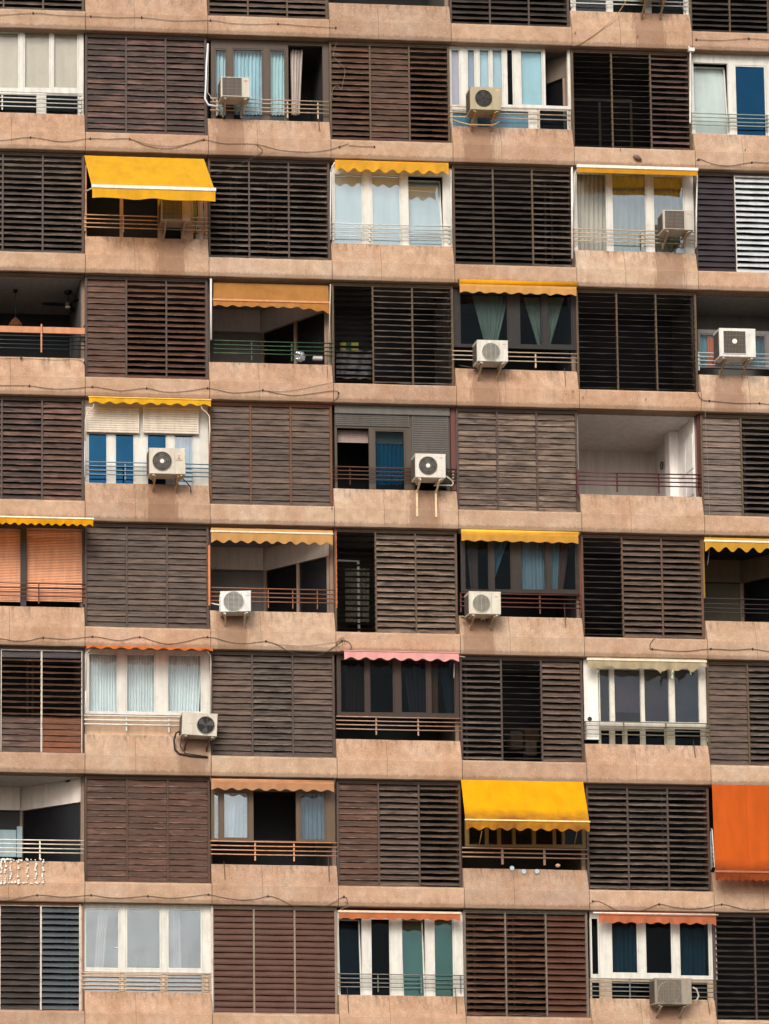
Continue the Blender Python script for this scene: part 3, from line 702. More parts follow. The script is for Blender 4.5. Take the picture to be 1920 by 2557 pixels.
aircon((640, 0), 'cream air conditioner with a round dark fan on a dirty tray, near the top edge', 1388, 1588, 565, 712, 'round', fan=(1472, 637, 54), logo=(1560, 585, '#e0d8c4'), grc='#4a463c', col='#a89b7c', drop=.26, brk='#a87c48',
       pipe=[([(1268, 775, .02), (1310, 790, -.03), (1380, 808, -.12), (1530, 812, -.15), (1575, 790, -.2)], .014, '#b99a72')])
room(1, 7, ceil='#302e2d', wall='#2a2828', back='#111113')
window(r, (1146, 1915, 325, 832), [dict(X=(1172, 1394), Y=(412, 824), b='#c9cfcb', tilt=5), dict(X=(1437, 1640), Y=(428, 824), g=GLBLUE, b='#20506e'), dict(X=(1690, 1890), Y=(428, 824), g=GLBLUE, b='#20506e')], WHITE, label='white window with one tilted sash and blue panes')
railing(r, 1155, 1930, (732, 757, 782, 806), P('#8f9a90', .5, .3), (1160, 1402, 1650), Ybot=828)
MB().tube([at(r, 1140, 300, -.02), at(r, 1152, 330, -.02), at(r, 1150, 600, .1), at(r, 1150, 800, .1)], .02, 8).box(*[v for p in [(at(r, 1135, 330, 0).x, at(r, 1172, 330, 0).x), (-.07, .0), (at(r, 1150, 340, 0).z, at(r, 1150, 318, 0).z)] for v in p]).build('downpipe', WHITE, BLD)

# ================================================================== row 2
r = (0, 360)
room(2, 2, ceil='#3a2e26', wall='#3a2c22', back='#120f0e')
window(r, (548, 1346, 150, 572), [dict(X=(560, 776), Y=(160, 566), open=1), dict(X=(797, 1022), Y=(160, 566), open=1), dict(X=(1046, 1180), Y=(160, 566), g=GLD), dict(X=(1240, 1292), Y=(160, 566)), dict(X=(1305, 1332), Y=(160, 566))], CREAMR, label='cream framed window under the extended awning, left side open')
curtain(r, (1244, 1290), (1244, 1262), 330, 570, .42, '#9fd0e0', 'narrow light blue curtain under the right end of the big yellow awning', 3)
railing(r, 545, 1350, (456, 482, 509, 536), P('#c79c78', .6, .5, dirtcol='#5a3018'), (552, 800, 1338), Ybot=560)
aircon(r, 'air conditioner half hidden under the extended yellow awning at upper left', 1044, 1236, 360, 498, 'square', fr=(1052, 1180, 366, 490), col='#a08a76')
awning(r, 'big yellow awning reaching out on white arms with a straight valance, upper left', (545, 1320, 73), (597, 1395, 283), 350, '#f8bc30', n=3, ytop=.0, ybar=-1.02, barcol='#dcdad4', barth=.075, amp=.12, pleat=.02, group='awnings over the windows',
       arms=[([(545, 312, .05), (600, 283, -.95)], .015, '#d8d2c6'), ([(1345, 330, .05), (1392, 296, -.95)], .015, '#d8d2c6')], fkw=dict(stain='#e39a40', amount=.5, trans=.45))
r = (640, 360)
room(2, 4)
window(r, (488, 1268, 150, 622), [dict(X=(500, 690), Y=(192, 612), b='#c3d2d2', g=GLB), dict(X=(743, 936), Y=(198, 612), b='#c3d2d2', g=GLB), dict(X=(984, 1208), Y=(210, 612), b='#c3d2d2', g=GLB, tilt=6)], WHITE, label='white window with pale blinds and a tilted right sash')
railing(r, 482, 1268, (512, 539, 565, 591), WHITE, (500, 735, 1250), Ybot=618)
awning(r, 'small retracted yellow awning with a wavy valance over the white window with a tilted sash', (508, 1244, 100), (508, 1244, 108), 176, '#e2a534', n=9, ytop=.05, ybar=-.14, amp=.35, arms=[([(478, 175, .0), (492, 150, -.05), (508, 118, -.12)], .014, '#d8d2c6'), ([(482, 180, .0), (480, 620, .0)], .014, '#d8d5d0'), ([(1262, 170, .05), (1262, 640, .0)], .014, '#d8d5d0')])
r = (1280, 360)
room(2, 6)
window(r, (388, 1192, 172, 664), [dict(X=(408, 612), Y=(188, 655)), dict(X=(638, 868), Y=(188, 655), g=GLB), dict(X=(906, 1112), Y=(206, 655), g=GLB)], WHITE, label='white window reflecting the buildings opposite')
curtain(r, (408, 612), (408, 612), 190, 720, .42, '#cbbfb0', 'beige net curtain left of the reflecting panes in the white-framed awning window', 7)
curtain(r, (640, 868), (640, 868), 190, 720, .42, '#8d9a80', 'greenish net curtain behind the middle reflecting pane, upper right', 6)
curtain(r, (906, 1112), (906, 1112), 205, 720, .42, '#8d9478', 'greenish net curtain behind the air conditioner in the white awning frame', 6)
railing(r, 392, 1192, (548, 574, 600, 626), CREAM, (400, 842, 1185), Ybot=655)
awning(r, 'retracted awning with a white front bar and white side tubes at upper right', (440, 1150, 150), (418, 1196, 152), 182, '#d09220', n=1, ytop=.05, ybar=-.30, barcol='#e0ddd6', barth=.07, amp=0, pleat=.002,
       arms=[([(436, 145, -.25), (418, 165, -.15), (404, 190, -.05), (392, 430, -.02)], .018, '#e0ddd6'), ([(384, 150, .0), (386, 742, .0)], .022, '#e0ddd6'), ([(1165, 165, -.2), (1196, 200, -.1), (1190, 430, -.02), (1188, 668, .0)], .018, '#e0ddd6')])
aircon(r, 'air conditioner with a dark square grille in front of the reflecting white window', 977, 1172, 428, 556, 'square', fr=(986, 1110, 434, 548), col='#b3aa9e', logo=(1138, 452, '#c78a6c'))

# ================================================================== row 3
r = (0, 660)
room(3, 1, ceil='#a39c98', wall='#4b4646', back='#161618', depth=2.4)
railing(r, -250, 553, (452, 480, 506, 533), P('#16262c', .5, .2), (458,), Ybot=572, sw=.012)
m_ = MB(); x0, x1, z0, z1 = rect(r, -250, 552, 402, 440, .16); m_.box(x0, x1, .15, .185, z0-.012, z1, bev=.006)
xx = at(r, 268, 480, .12).x; m_.box(xx-.018, xx+.018, .10, .135, at(r, 268, 572, .12).z, at(r, 268, 388, .12).z, bev=.005)
tag(m_.build('wooden_barrier', P('#bd805c', .7, .4, dirtcol='#7a4428'), origin=(x0, .12, z0), smooth=False), 'orange pine board with a post fixed above the dark railing at the left edge', 'barrier')
m_ = MB(); p0 = at(r, 545, 100, .3); m_.bar(at(r, 545, 400, .3), at(r, 550, 110, .3), .05, .03); m_.build('side_post', P('#b08a6e', .6), BLD)
MB().tube([at(r, -250, 42, .1), at(r, 550, 68, .1)], .012, 6).build('curtain_rail', BLACK, BLD)
# ceiling fan
c0 = at(r, 440, 250, 1.0); zt = lz(3)-.03
fan = thing('ceiling_fan', 'black three-bladed ceiling fan in the open balcony at left', 'ceiling fan', (c0.x, 1.0, zt))
MB().tube([(c0.x, 1.0, zt), (c0.x, 1.0, zt-.05), (c0.x, 1.0, zt-.09)], [.09, .08, .03], 16).tube([(c0.x, 1.0, zt-.09), (c0.x, 1.0, zt-.30)], .018, 8).build('rod', BLACK, fan)
MB().tube([(c0.x, 1.0, zt-.26), (c0.x, 1.0, zt-.30), (c0.x, 1.0, zt-.37)], [.06, .10, .09], 18).build('motor', BLACK, fan, smooth=False)
MB().tube([(c0.x, 1.0, zt-.371), (c0.x, 1.0, zt-.41)], [.07, .05], 18).build('lamp', P('#b8a898', .4, 0), fan)
for k in range(3):
    a = math.radians(183+120*k); d = Vector((math.cos(a), math.sin(a), 0)); q = Vector((-d.y, d.x, 0)); b0 = Vector((c0.x, 1.0, zt-.32))
    pts = []
    for s_, wd_ in ((.08, .03), (.2, .055), (.38, .07), (.56, .05), (.62, .01)): pts.append((s_, wd_))
    mb = MB(); V = []
    for s_, wd_ in pts: V += [b0+d*s_+q*wd_+Vector((0, 0, .02)), b0+d*s_-q*wd_-Vector((0, 0, .015)), b0+d*s_-q*wd_-Vector((0, 0, .023)), b0+d*s_+q*wd_+Vector((0, 0, .012))]
    Fz = [(0, 1, 2, 3)]
    for i in range(4):
        for j in range(4): Fz.append((4*i+j, 4*i+(j+1) % 4, 4*i+4+(j+1) % 4, 4*i+4+j))
    Fz.append((19, 18, 17, 16)); mb.poly(V, Fz); mb.build('blade', BLACK, fan)
c1 = at(r, 100, 360, 1.0)
lamp = thing('pendant_lamp', 'wicker pendant lamp hanging on a cord left of the ceiling fan', 'lamp', (c1.x, 1.0, zt))
MB().tube([(c1.x, 1.0, zt), (c1.x, 1.0, zt-.06)], .05, 12).tube([(c1.x, 1.0, zt-.06), (c1.x, 1.0, c1.z+.03)], .006, 6).build('cord', BLACK, lamp)
m_ = MB()
for k in range(9):
    z = c1.z+.03-.22*k/8; R_ = .04+.12*math.sin(min(1, k/7)*1.45)
    m_.tube([(c1.x+math.cos(j*math.pi/8)*R_, 1+math.sin(j*math.pi/8)*R_, z) for j in range(17)], .006, 4, caps=False)
for j in range(14):
    a = j*math.pi/7; m_.tube([(c1.x+math.cos(a)*(.04+.12*math.sin(min(1, k/7)*1.45)), 1+math.sin(a)*(.04+.12*math.sin(min(1, k/7)*1.45)), c1.z+.03-.22*k/8) for k in range(9)], .004, 4)
m_.build('shade', P('#7a4a2c', .8), lamp)

r = (640, 660)
room(3, 3, ceil='#8d8684', wall='#8c8480', back='#6a6462', depth=1.9, diag=True, lintel='#a89e98')
GREEN = P('#26452e', .6, .4, dirtcol='#8aa03a')
railing(r, -276, 498, (492, 519, 546, 573), GREEN, (-30, 230, 480), Ybot=612)
awning(r, 'faded orange awning with a sagging torn valance over the green railing', (-277, 466, 118), (-280, 470, 236), 272, '#b07c44', n=9, ytop=.16, ybar=.06, barcol='#c8875a', barth=.045, amp=.3, tear=lambda u: 1+(.0 if u < .75 else (u-.75)*3.2), stain=None, fkw=dict(stain='#8a4a18', amount=.5, trans=.25), valcol='#b97e42',
       arms=[([(480, 130, .0), (478, 220, .0), (472, 505, .06)], .012, '#cfc8c0'), ([(-294, 95, .0), (-293, 490, .0)], .024, '#d8d6d2')])
# things lying on the parapet behind the green rails
m_ = MB()
def foil(u, v):
    a = u*2*math.pi; b = v*math.pi; p = Vector((math.cos(a)*math.sin(b), math.sin(a)*math.sin(b)*.6, math.cos(b)))
    n_ = noise.noise(p*3.2)*.5+noise.noise(p*9)*.3; return at(r, 282, 597, .28)+p*(.12+.07*n_)
m_.grid(foil, 26, 14)
tag(m_.build('foil_bundle', paint('foil', '#b9bcc0', .28, .1, metal=.7), origin=at(r, 282, 597, .28)), 'crumpled silver foil bundle behind the right part of the green railing', 'bundle')
m_ = MB(); x0, x1, z0, z1 = rect(r, 365, 430, 598, 622, .27); m_.box(x0, x1, .22, .32, z0, z1, bev=.02)
tag(m_.build('white_box', P('#c9c6c4', .6), origin=(x0, .25, z0)), 'small white box on the ledge right of the silver foil bundle', 'box')
# behind the open shutter
m_ = MB(); x0, x1, z0, z1 = rect(r, 520, 745, 560, 740, .8); 
m_.grid(lambda u, v: Vector((x0+(x1-x0)*u, .8+.04*math.sin(u*17+v*3)+.03*noise.noise(Vector((u*6, v*6, 0))), z1-(z1-z0)*v)), 24, 16)
tag(m_.build('checked_cloth', P('#8f8c8c', .9, .5, dirtcol='#3a3a40', sc_=14), origin=(x0, .8, z0)), 'grey patterned cloth hanging behind the open left bay of the shutter beside the green railing', 'cloth')
x0, x1, z0, z1 = rect(r, 545, 660, 495, 560, .9); m_ = MB(); m_.box(x0, x0+(x1-x0)*.3, .88, .98, z0, z1).box(x0+(x1-x0)*.6, x1, .88, .98, z0, z1)
bagm = m_.box(x0+(x1-x0)*.3, x0+(x1-x0)*.6, .87, .98, z0, z1, m=1); tag(m_.build('striped_bag', [P('#b7b04a', .7), P('#1f5a3a', .7)], origin=(x0, .9, z0)), 'green and yellow striped bag behind the open louvres', 'bag')
x0, x1, z0, z1 = rect(r, 1160, 1215, 200, 560, .75); m_ = MB(); m_.bar((x0, .75, z0), (x0, .75, z1), .02, .02).bar((x1, .75, z0), (x1, .75, z1), .02, .02)
for k in range(6): m_.bar((x0, .75, z0+(z1-z0)*(k+.5)/6), (x1, .75, z0+(z1-z0)*(k+.5)/6), .02, .02)
tag(m_.build('ladder', DARK, origin=(x0, .75, z0)), 'dark ladder standing behind the right bay of the open shutter', 'ladder')

r = (1280, 660)
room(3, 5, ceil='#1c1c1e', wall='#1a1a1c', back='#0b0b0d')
window(r, (-392, 418, 175, 548), [dict(X=(-348, -30), Y=(190, 530), g=GLD), dict(X=(38, 190), Y=(190, 530), g=GLD), dict(X=(222, 385), Y=(190, 530), g=GLD)], P('#1d1817', .7, .2), y=.22, label='dark brown window with tied-back curtains')
curtain(r, (-262, -25), (-180, -105), 200, 530, .35, '#d9dbcb', 'greenish curtain gathered to a point behind the white round-grille unit', 8, .025)
curtain(r, (70, 190), (160, 208), 215, 528, .35, '#d9d9c4', 'left half of the curtain pair drawn to a V in the dark brown window', 6, .025)
curtain(r, (212, 335), (215, 245), 215, 528, .35, '#d9d9c4', 'right half of the curtain pair drawn to a V in the dark brown window', 6, .025)
railing(r, -392, 420, (560, 588, 616), CREAM, (150,), Ybot=655)
awning(r, 'yellow awning on its roller with a pale wavy valance over the V-shaped curtains', (-345, 414, 110), (-345, 412, 137), 184, '#e0a962', n=9, ytop=-.04, ybar=-.10, roll=('#c88a14', .07), amp=.25, fkw=dict(stain='#e8a050', amount=.3, trans=.4), edge=None)
aircon((640, 660), 'white air conditioner with a ribbed round fan guard below V-shaped curtains', 1432, 1632, 492, 630, 'lines', fan=(1520, 567, 60), col='#cbc7bb', drop=.28, brk='#a08a70', logo=(1605, 518, '#a8a49a'),
       pipe=[([(1312, 655, .05), (1350, 660, -.02), (1430, 675, -.06)], .010, '#3a2e28')])
m_ = MB()
room(3, 7, ceil='#8a8480', wall='#6e6864', back='#5c5755', depth=1.4, lintel='#7d756f')
window(r, (1198, 1975, 435, 682), [dict(X=(1206, 1640), Y=(455, 676), g=GLC), dict(X=(1680, 1960), Y=(455, 676), g=GLC)], P('#6a6562', .6), y=.75, label='low grey window at the back of the balcony')
curtain(r, (1208, 1262), (1208, 1260), 458, 676, .84, '#5c8a98', 'teal curtain left of the orange one behind the unit with a square grille', 3)
curtain(r, (1260, 1316), (1256, 1310), 474, 676, .80, '#c7683c', 'orange patterned curtain beside the white unit with a square dark grille', 4)
curtain(r, (1560, 1960), (1560, 1960), 458, 676, .86, '#3a5f68', 'dark teal curtain right of the white unit with a square grille', 9)
railing(r, 1200, 1985, (572, 597, 622, 648), P('#a3adb0', .5, .3), (1208,), Ybot=685)
aircon(r, 'white air conditioner with a square dark grille and round white hub at the right edge', 1342, 1576, 416, 600, 'square', fan=(1437, 500, 80), fr=(1366, 1508, 434, 578), col='#d2d0c8', drop=.27, brk='#8a7350', grc='#3a342e')

# ================================================================== row 4
r = (0, 960)
room(4, 2)
window(r, (546, 1358, 95, 614), [dict(X=(566, 698), Y=(315, 606), g=GLBLUE, b='#14384c'), dict(X=(741, 873), Y=(318, 606), g=GLBLUE, b='#14384c'), dict(X=(948, 1082), Y=(320, 608), g=GLBLUE, b='#3a6a80'), dict(X=(1124, 1256), Y=(322, 608), g=GLB)], WHITE, label='white window with half-lowered roller shutters and blue panes', y=.30)
curtain(r, (1128, 1252), (1128, 1252), 324, 606, .42, '#8fb4c4', 'light blue curtain right of the air conditioner under the white roller shutter', 5)
def roller(reg, X0, X1, Y0, Y1, mat, n, y=.185, label=None):
    x0, x1, z0, z1 = rect(reg, X0, X1, Y0, Y1, y); b = MB()
    b.box(x0-.02, x0, y-.02, y+.02, z0, z1); b.box(x1, x1+.02, y-.02, y+.02, z0, z1)
    o = b.build('roller_shutter', mat, BLD); h = (z1-z0)/n
    if label: o['label'] = label
    sl = None
    for k in range(n):
        z = z1-h*(k+1)
        if sl is None:
            q = MB(); q.prism([(-.006, .004), (-.011, h*.5), (-.006, h-.004), (.006, h-.001), (.006, .001)], 0, x1-x0); so = q.build('shutter_lath', mat); sl = so.data
        else: so = bpy.data.objects.new('shutter_lath', sl); COL.objects.link(so)
        so.parent = o; so.location = Vector((x0, y, z))-wl(o)
RW = P('#cfc3b2', .55, .2)
roller(r, 562, 895, 150, 312, RW, 11, label='white roller shutter lowered half way'); roller(r, 932, 1280, 150, 318, RW, 11, label='white roller shutter lowered half way')
railing(r, 545, 1372, (500, 526, 553, 580), P('#6f8493', .5, .35), (812, 1362), Ybot=608)
awning(r, 'retracted yellow awning with a wavy valance on curved white arms over white roller shutters', (570, 1366, 72), (576, 1366, 84), 122, '#e6ac28', n=9, ytop=.05, ybar=-.16, amp=.4, barcol='#f0c95a', barth=.02,
       arms=[([(608, 122, -.12), (603, 150, -.10), (585, 170, -.06), (560, 192, -.02), (553, 240, .0), (550, 365, .0)], .014, '#dccab4'), ([(550, 365, .0), (548, 600, .02)], .012, '#d0cfcd'), ([(1302, 130, -.12), (1308, 158, -.10), (1335, 178, -.05), (1356, 205, -.02), (1360, 290, .0), (1356, 385, .0)], .014, '#dccab4'), ([(1356, 385, .0), (1354, 500, .02)], .009, '#b06a48')])
aircon(r, 'air conditioner with red diamond logo and large round grille under white roller shutters', 968, 1203, 413, 580, 'hub', fan=(1050, 497, 62), col='#c4baa9', logo='diamonds', drop=.25, brk='#a9855a',
       pipe=[([(1185, 612, -.1), (1215, 640, -.06), (1234, 668, -.03), (1238, 705, -.02)], .012, '#2c2622')])
r = (640, 960)
room(4, 4, ceil='#2a2826', wall='#242222', back='#09090b')
GB = P('#55504a', .6, .25); GB2 = P('#463a2e', .5, .3)
window(r, (506, 1252, 140, 650), [dict(X=(522, 728), Y=(285, 648), open=1), dict(X=(762, 964), Y=(298, 648), g=GLD), dict(X=(1016, 1236), Y=(206, 648), g=GLD)], GB2, y=.23, label='brown window with grey-brown roller shutters, left part open')
x0, x1, z0, z1 = rect(r, 506, 1252, 142, 198, .17); MB().box(x0, x1, .14, .198, z0, z1, bev=.01).build('shutter_box', P('#5f5c56', .6, .35), BLD)
roller(r, 518, 982, 198, 272, GB, 6); roller(r, 1014, 1238, 206, 640, GB, 30, y=.19, label='fully lowered grey-brown roller shutter')
x0, x1, z0, z1 = rect(r, 524, 728, 300, 380, .42); b_ = MB()
for k in range(7): b_.box(x0, x1, .40, .425, z0+(z1-z0)*k/7+.004, z0+(z1-z0)*(k+1)/7)
tag(b_.build('rolled_blind', P('#9a857e', .7), origin=(x0, .42, z0)), 'half-raised lilac blind in the dark opening left of the bright blue curtain', 'blind')
curtain(r, (766, 960), (766, 960), 388, 648, .42, '#0a86b0', 'bright turquoise curtain in the brown window with grey roller shutters', 7, .035)
x0, x1, z0, z1 = rect(r, 766, 960, 300, 386, .40); MB().box(x0, x1, .39, .40, z0, z1).build('blind', P('#6c7270', .7), BLD)
railing(r, 500, 1300, (531, 557, 583, 609), P('#4b2a1c', .6, .4, dirtcol='#8a4a2a'), (608, 1278), Ybot=645, sw=.014)
x0, x1, z0, z1 = rect(r, 1258, 1298, 140, 690, .2); MB().box(x0, x1, .17, .215, z0, z1, bev=.006).build('side_post', P('#5b2d24', .6, .4), BLD)
for k in range(4): 
    p_ = at(r, 1275, 566+k*20, .1); MB().tube([p_+Vector((0, 0, .02)), p_-Vector((0, 0, .02))], .03, 10).build('pipe_clamp', P('#8a7a6a', .5), BLD)
aircon(r, 'white air conditioner on long bracket legs running down the parapet', 1032, 1228, 450, 604, 'hub', fan=(1112, 526, 59), col='#cfc9bd', drop=.26, brk='#d9bf98', longb=True, logo=(1200, 476, '#6a4a5a', .035),
       pipe=[([(1230, 595, -.2), (1262, 618, -.08), (1276, 640, -.03), (1268, 655, -.02), (1200, 652, -.03), (1150, 655, -.04)], .018, '#cfc6b6')])
r = (1280, 960)
room(4, 6, ceil='#dcd4d0', wall='#ece6e0', back='#d6ccc2', depth=2.7)
x1_ = cx(6)[1]-.075
m_ = MB(); m_.box(x1_-.22, x1_, 1.25, 1.55, lz(5)+.4, lz(4)-.03).build('pillar', P('#ebe4de', .8, .05), BLD)
for k, (ya, yb_) in enumerate(((.36, .78), (.80, 1.22))):
    for j, (za, zb_) in enumerate(((.45, 1.05), (1.07, 1.67), (1.69, 2.5))):
        MB().box(x1_-.02, x1_-.002, ya, yb_, lz(5)+za, lz(5)+zb_, bev=.008).build('cupboard_door', P('#efe9e4', .5, .05), BLD)
MB().box(cx(6)[0]+.08, x1_-.9, 2.655, 2.695, lz(5)+.35, lz(5)+1.35).build('garage_panel', P('#8f857e', .7, .1), BLD)
RR = P('#4c0f1a', .45, .2)
railing(r, 418, 1216, (567, 592, 619, 646), RR, (422, 678, 948, 1214), Ybot=690, sw=.035, rad=.016)
x0, x1, z0, z1 = rect(r, 412, 426, 555, 715, .02); MB().box(x0, x1, -.01, .03, z0, z1).build('side_post', RR, BLD)
x0, x1, z0, z1 = rect(r, 1196, 1216, 180, 700, .22); MB().box(x0, x1, .20, .235, z0, z1).build('side_post', RR, BLD)
for nm, X0, X1, Y0, Y1, lb, ct in (('wall_clock', 884, 906, 482, 518, 'small round dark ornament on the white wall above the hanging coat', 'ornament'), ('picture', 935, 962, 492, 552, 'small dark picture on the white wall of the bright balcony', 'picture')):
    a = at(r, X0, Y0, 2.0); b = at(r, X1, Y1, 2.0)
    xw = x1_-.0; m_ = MB()
    if nm == 'picture': m_.box(xw-.03, xw-.004, 1.75, 1.95, b.z+.02, a.z, bev=.004)
    else: m_.tube([(xw-.03, 2.25+.07*math.cos(k*.524), (a.z+b.z)/2+.09*math.sin(k*.524)) for k in range(13)], .014, 6, caps=False)
    tag(m_.build(nm, P('#3a3a40', .6), origin=(xw, 2, b.z)), lb, ct)
def coat(u, v):
    a = u*2*math.pi; w_ = .06+.05*v+.02*math.sin(v*9); zz = lz(5)+1.55-.75*v
    return Vector((x1_-.08+math.cos(a)*w_*.55, 2.15+math.sin(a)*w_*(1.1+.2*math.sin(a*3)), zz))
tag(MB().grid(coat, 16, 10).build('hanging_coat', P('#2c2c34', .9), origin=(x1_-.08, 2.15, lz(5)+.8), smooth=True), 'dark coat hanging on the white wall behind the red railing', 'coat')

# ================================================================== row 5
r = (0, 1260)
room(5, 1)
BK = P('#14100e', .5, .15)
window(r, (-262, 556, 115, 635), [dict(X=(-240, 134), Y=(150, 630), open=1), dict(X=(170, 534), Y=(150, 630), open=1)], BK, label='dark framed window filled with orange blinds')
OB = P('#efb08a', .6, .08, grime=.4)
def venetian(reg, X0, X1, Y0, Y1, y, mat, n, label):
    x0, x1, z0, z1 = rect(reg, X0, X1, Y0, Y1, y); h = (z1-z0)/n; t = thing('venetian_blind', label, 'blind', (x0, y, z1))
    MB().box(x0, x1, y-.02, y+.02, z1-.03, z1).build('head_rail', mat, t); sl = None
    for k in range(n):
        if sl is None:
            q = MB(); q.poly([(0, -.010, -h*.36), (x1-x0, -.010, -h*.36), (x1-x0, .010, h*.56), (0, .010, h*.56), (0, -.006, -h*.38), (x1-x0, -.006, -h*.38), (x1-x0, .013, h*.54), (0, .013, h*.54)], [(0,1,2,3),(7,6,5,4),(0,4,5,1),(3,2,6,7)])
            so = q.build('lath', mat); sl = so.data
        else: so = bpy.data.objects.new('lath', sl); COL.objects.link(so)
        so.parent = t; so.location = Vector((x0, y, z1-.03-h*(k+.6)*(1-.03/(z1-z0))))-wl(t)
        so.rotation_euler = (math.radians(random.gauss(0, 2)), 0, 0)
venetian(r, -238, 132, 152, 628, .33, OB, 46, 'orange venetian blind in the left part of the window under the long yellow awning')
venetian(r, 172, 532, 152, 628, .33, OB, 46, 'orange venetian blind right of the dark mullion under the long yellow awning')
railing(r, -262, 556, (500, 528, 556, 583), P('#6a3524', .6, .5, dirtcol='#2c1610'), (252, 545), Ybot=628)
awning(r, 'bright yellow awning with a white-striped bar reaching past its bay, left edge', (-262, 552, 85), (-255, 604, 78), 122, '#e8a616', n=16, ytop=.0, ybar=-.62, barcol='#efe6cc', barth=.035, amp=.35, fkw=dict(trans=.4, amount=.15))
r = (640, 1260)
room(5, 3, ceil='#8b8582', wall='#7d7672', back='#5a5350', depth=1.75, diag=True, lintel='#b5a9a0')
railing(r, -292, 510, (537, 566, 594, 621), P('#8a5a3c', .6, .5, dirtcol='#4a2410'), (78, 237, 396), Ybot=660, sw=.02)
awning(r, 'pale orange retracted awning with a white bar, above the wire-guarded unit turned left', (-294, 495, 150), (-294, 494, 178), 246, '#d3a062', n=10, ytop=.0, ybar=-.12, barcol='#e6d6bc', barth=.035, amp=.3, fkw=dict(stain='#c58a4c', amount=.25, trans=.35))
x0, x1, z0, z1 = rect(r, 506, 522, 148, 672, .16); MB().box(x0, x1, .14, .19, z0, z1, bev=.004).build('side_post', P('#b0602c', .6, .4), BLD)
x0, x1, z0, z1 = rect((0, 1260), 1349, 1361, 265, 655, .12); MB().box(x0, x1, .10, .14, z0, z1, bev=.004).build('side_post', P('#cf7434', .6, .3), BLD)
curtain(r, (402, 500), (402, 500), 440, 662, .75, '#8f8268', 'beige curtain behind the orange-brown rails right of the black door openings', 4)
hg = at((0, 1260), 1400, 430, .8); m_ = MB(); m_.tube([hg+Vector((-.16, 0, -.07)), hg+Vector((0, 0, .02)), hg+Vector((.16, 0, -.10)), hg+Vector((-.16, 0, -.07))], .008, 6).tube([hg+Vector((0, 0, .02)), hg+Vector((-.02, 0, .07)), hg+Vector((.02, 0, .12))], .005, 6)
tag(m_.build('coat_hanger', BLACK, origin=hg), 'black coat hanger hanging in the dim balcony above the ribbed round-grille unit', 'hanger')
aircon((0, 1260), 'white air conditioner with wire guard, turned slightly left, under the pale orange valance', 1437, 1633, 560, 694, 'lines', fan=(1522, 627, 66), col='#cbcac4', turn=-9, drop=.25, brk='#bfa98c', logo=(1612, 590, '#8fb4c8', .08), sidecol='#d0ccc4',
       pipe=[([(1362, 632, .05), (1390, 640, -.02), (1420, 645, -.1)], .014, '#d9dcdc')])
r = (1280, 1260)
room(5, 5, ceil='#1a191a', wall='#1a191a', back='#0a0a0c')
window(r, (-338, 440, 190, 575), [dict(X=(-318, -152), Y=(225, 560), g=GLD), dict(X=(-128, -8), Y=(225, 560), g=GLD), dict(X=(44, 216), Y=(225, 560), g=GLD), dict(X=(240, 412), Y=(225, 560), g=GLD)], P('#261c15', .7, .3), y=.21, label='dark brown window with brown and lace curtains')
curtain(r, (-298, -224), (-274, -222), 230, 558, .35, '#a07a70', 'brown curtain gathered at the left of the window with lace curtains', 3, .02)
curtain(r, (-156, -30), (-134, -126), 230, 500, .35, '#9cc0d8', 'bluish net curtain swept to the left in the dark brown window', 5, .02)
curtain(r, (48, 214), (60, 222), 230, 560, .35, '#dce8f0', 'wide white lace curtain in the dark brown window', 7, .025)
curtain(r, (240, 304), (244, 290), 230, 560, .35, '#cfe4ee', 'narrow white lace curtain beside the brown one', 4, .02)
curtain(r, (306, 372), (286, 326), 240, 560, .33, '#b07a6a', 'reddish brown curtain right of the lace curtains', 3, .02)
railing(r, -340, 440, (572, 600, 627, 656), P('#5e2f28', .6, .4, dirtcol='#2a1210'), (-335, 178, 437), Ybot=695)
awning(r, 'yellow awning with a thin roller and slightly creased valance over the lace curtains', (-334, 425, 166), (-334, 424, 190), 236, '#dfa448', n=9, ytop=-.03, ybar=-.10, amp=.2, roll=('#f2b63a', .045), fkw=dict(stain='#d98f2a', amount=.25, trans=.4))
x0, x1, z0, z1 = rect(r, 432, 452, 195, 700, .2); MB().box(x0, x1, .17, .215, z0, z1, bev=.004).build('side_post', P('#6e3426', .6, .4), BLD)
aircon((640, 1260), 'air conditioner with a dark round grille and faint red mark below the lace curtains', 1380, 1586, 564, 710, 'lines', fan=(1458, 640, 58), col='#c8c2b0', drop=.25, brk='#9a8468', logo=(1555, 597, '#c0605a', .05), grc='#5a5146',
       pipe=[([(1330, 730, .0), (1355, 738, -.1), (1385, 715, -.2)], .02, '#4a4038'), ([(1455, 748, -.1), (1470, 735, -.15), (1480, 745, -.15)], .014, '#b8a890')])
room(5, 7, ceil='#1c1a12', wall='#4c4638', back='#45402f', depth=1.9, diag=True, lintel='#5c5240')
railing(r, 1238, 2040, (606, 641, 668, 694), P('#2a2220', .6, .3), (1493,), Ybot=722, rad=.009)
awning(r, 'deep-scalloped yellow awning with a white bar at the right edge', (1243, 2045, 212), (1243, 2045, 240), 304, '#dca43c', n=9, ytop=.0, ybar=-.12, barcol='#efe6d4', barth=.04, amp=.55, fkw=dict(stain='#c98a20', amount=.3, trans=.4))
x0, x1, z0, z1 = rect(r, 1231, 1242, 205, 610, .2); MB().box(x0, x1, .19, .215, z0, z1).build('side_post', P('#8a6a14', .6, .3), BLD)

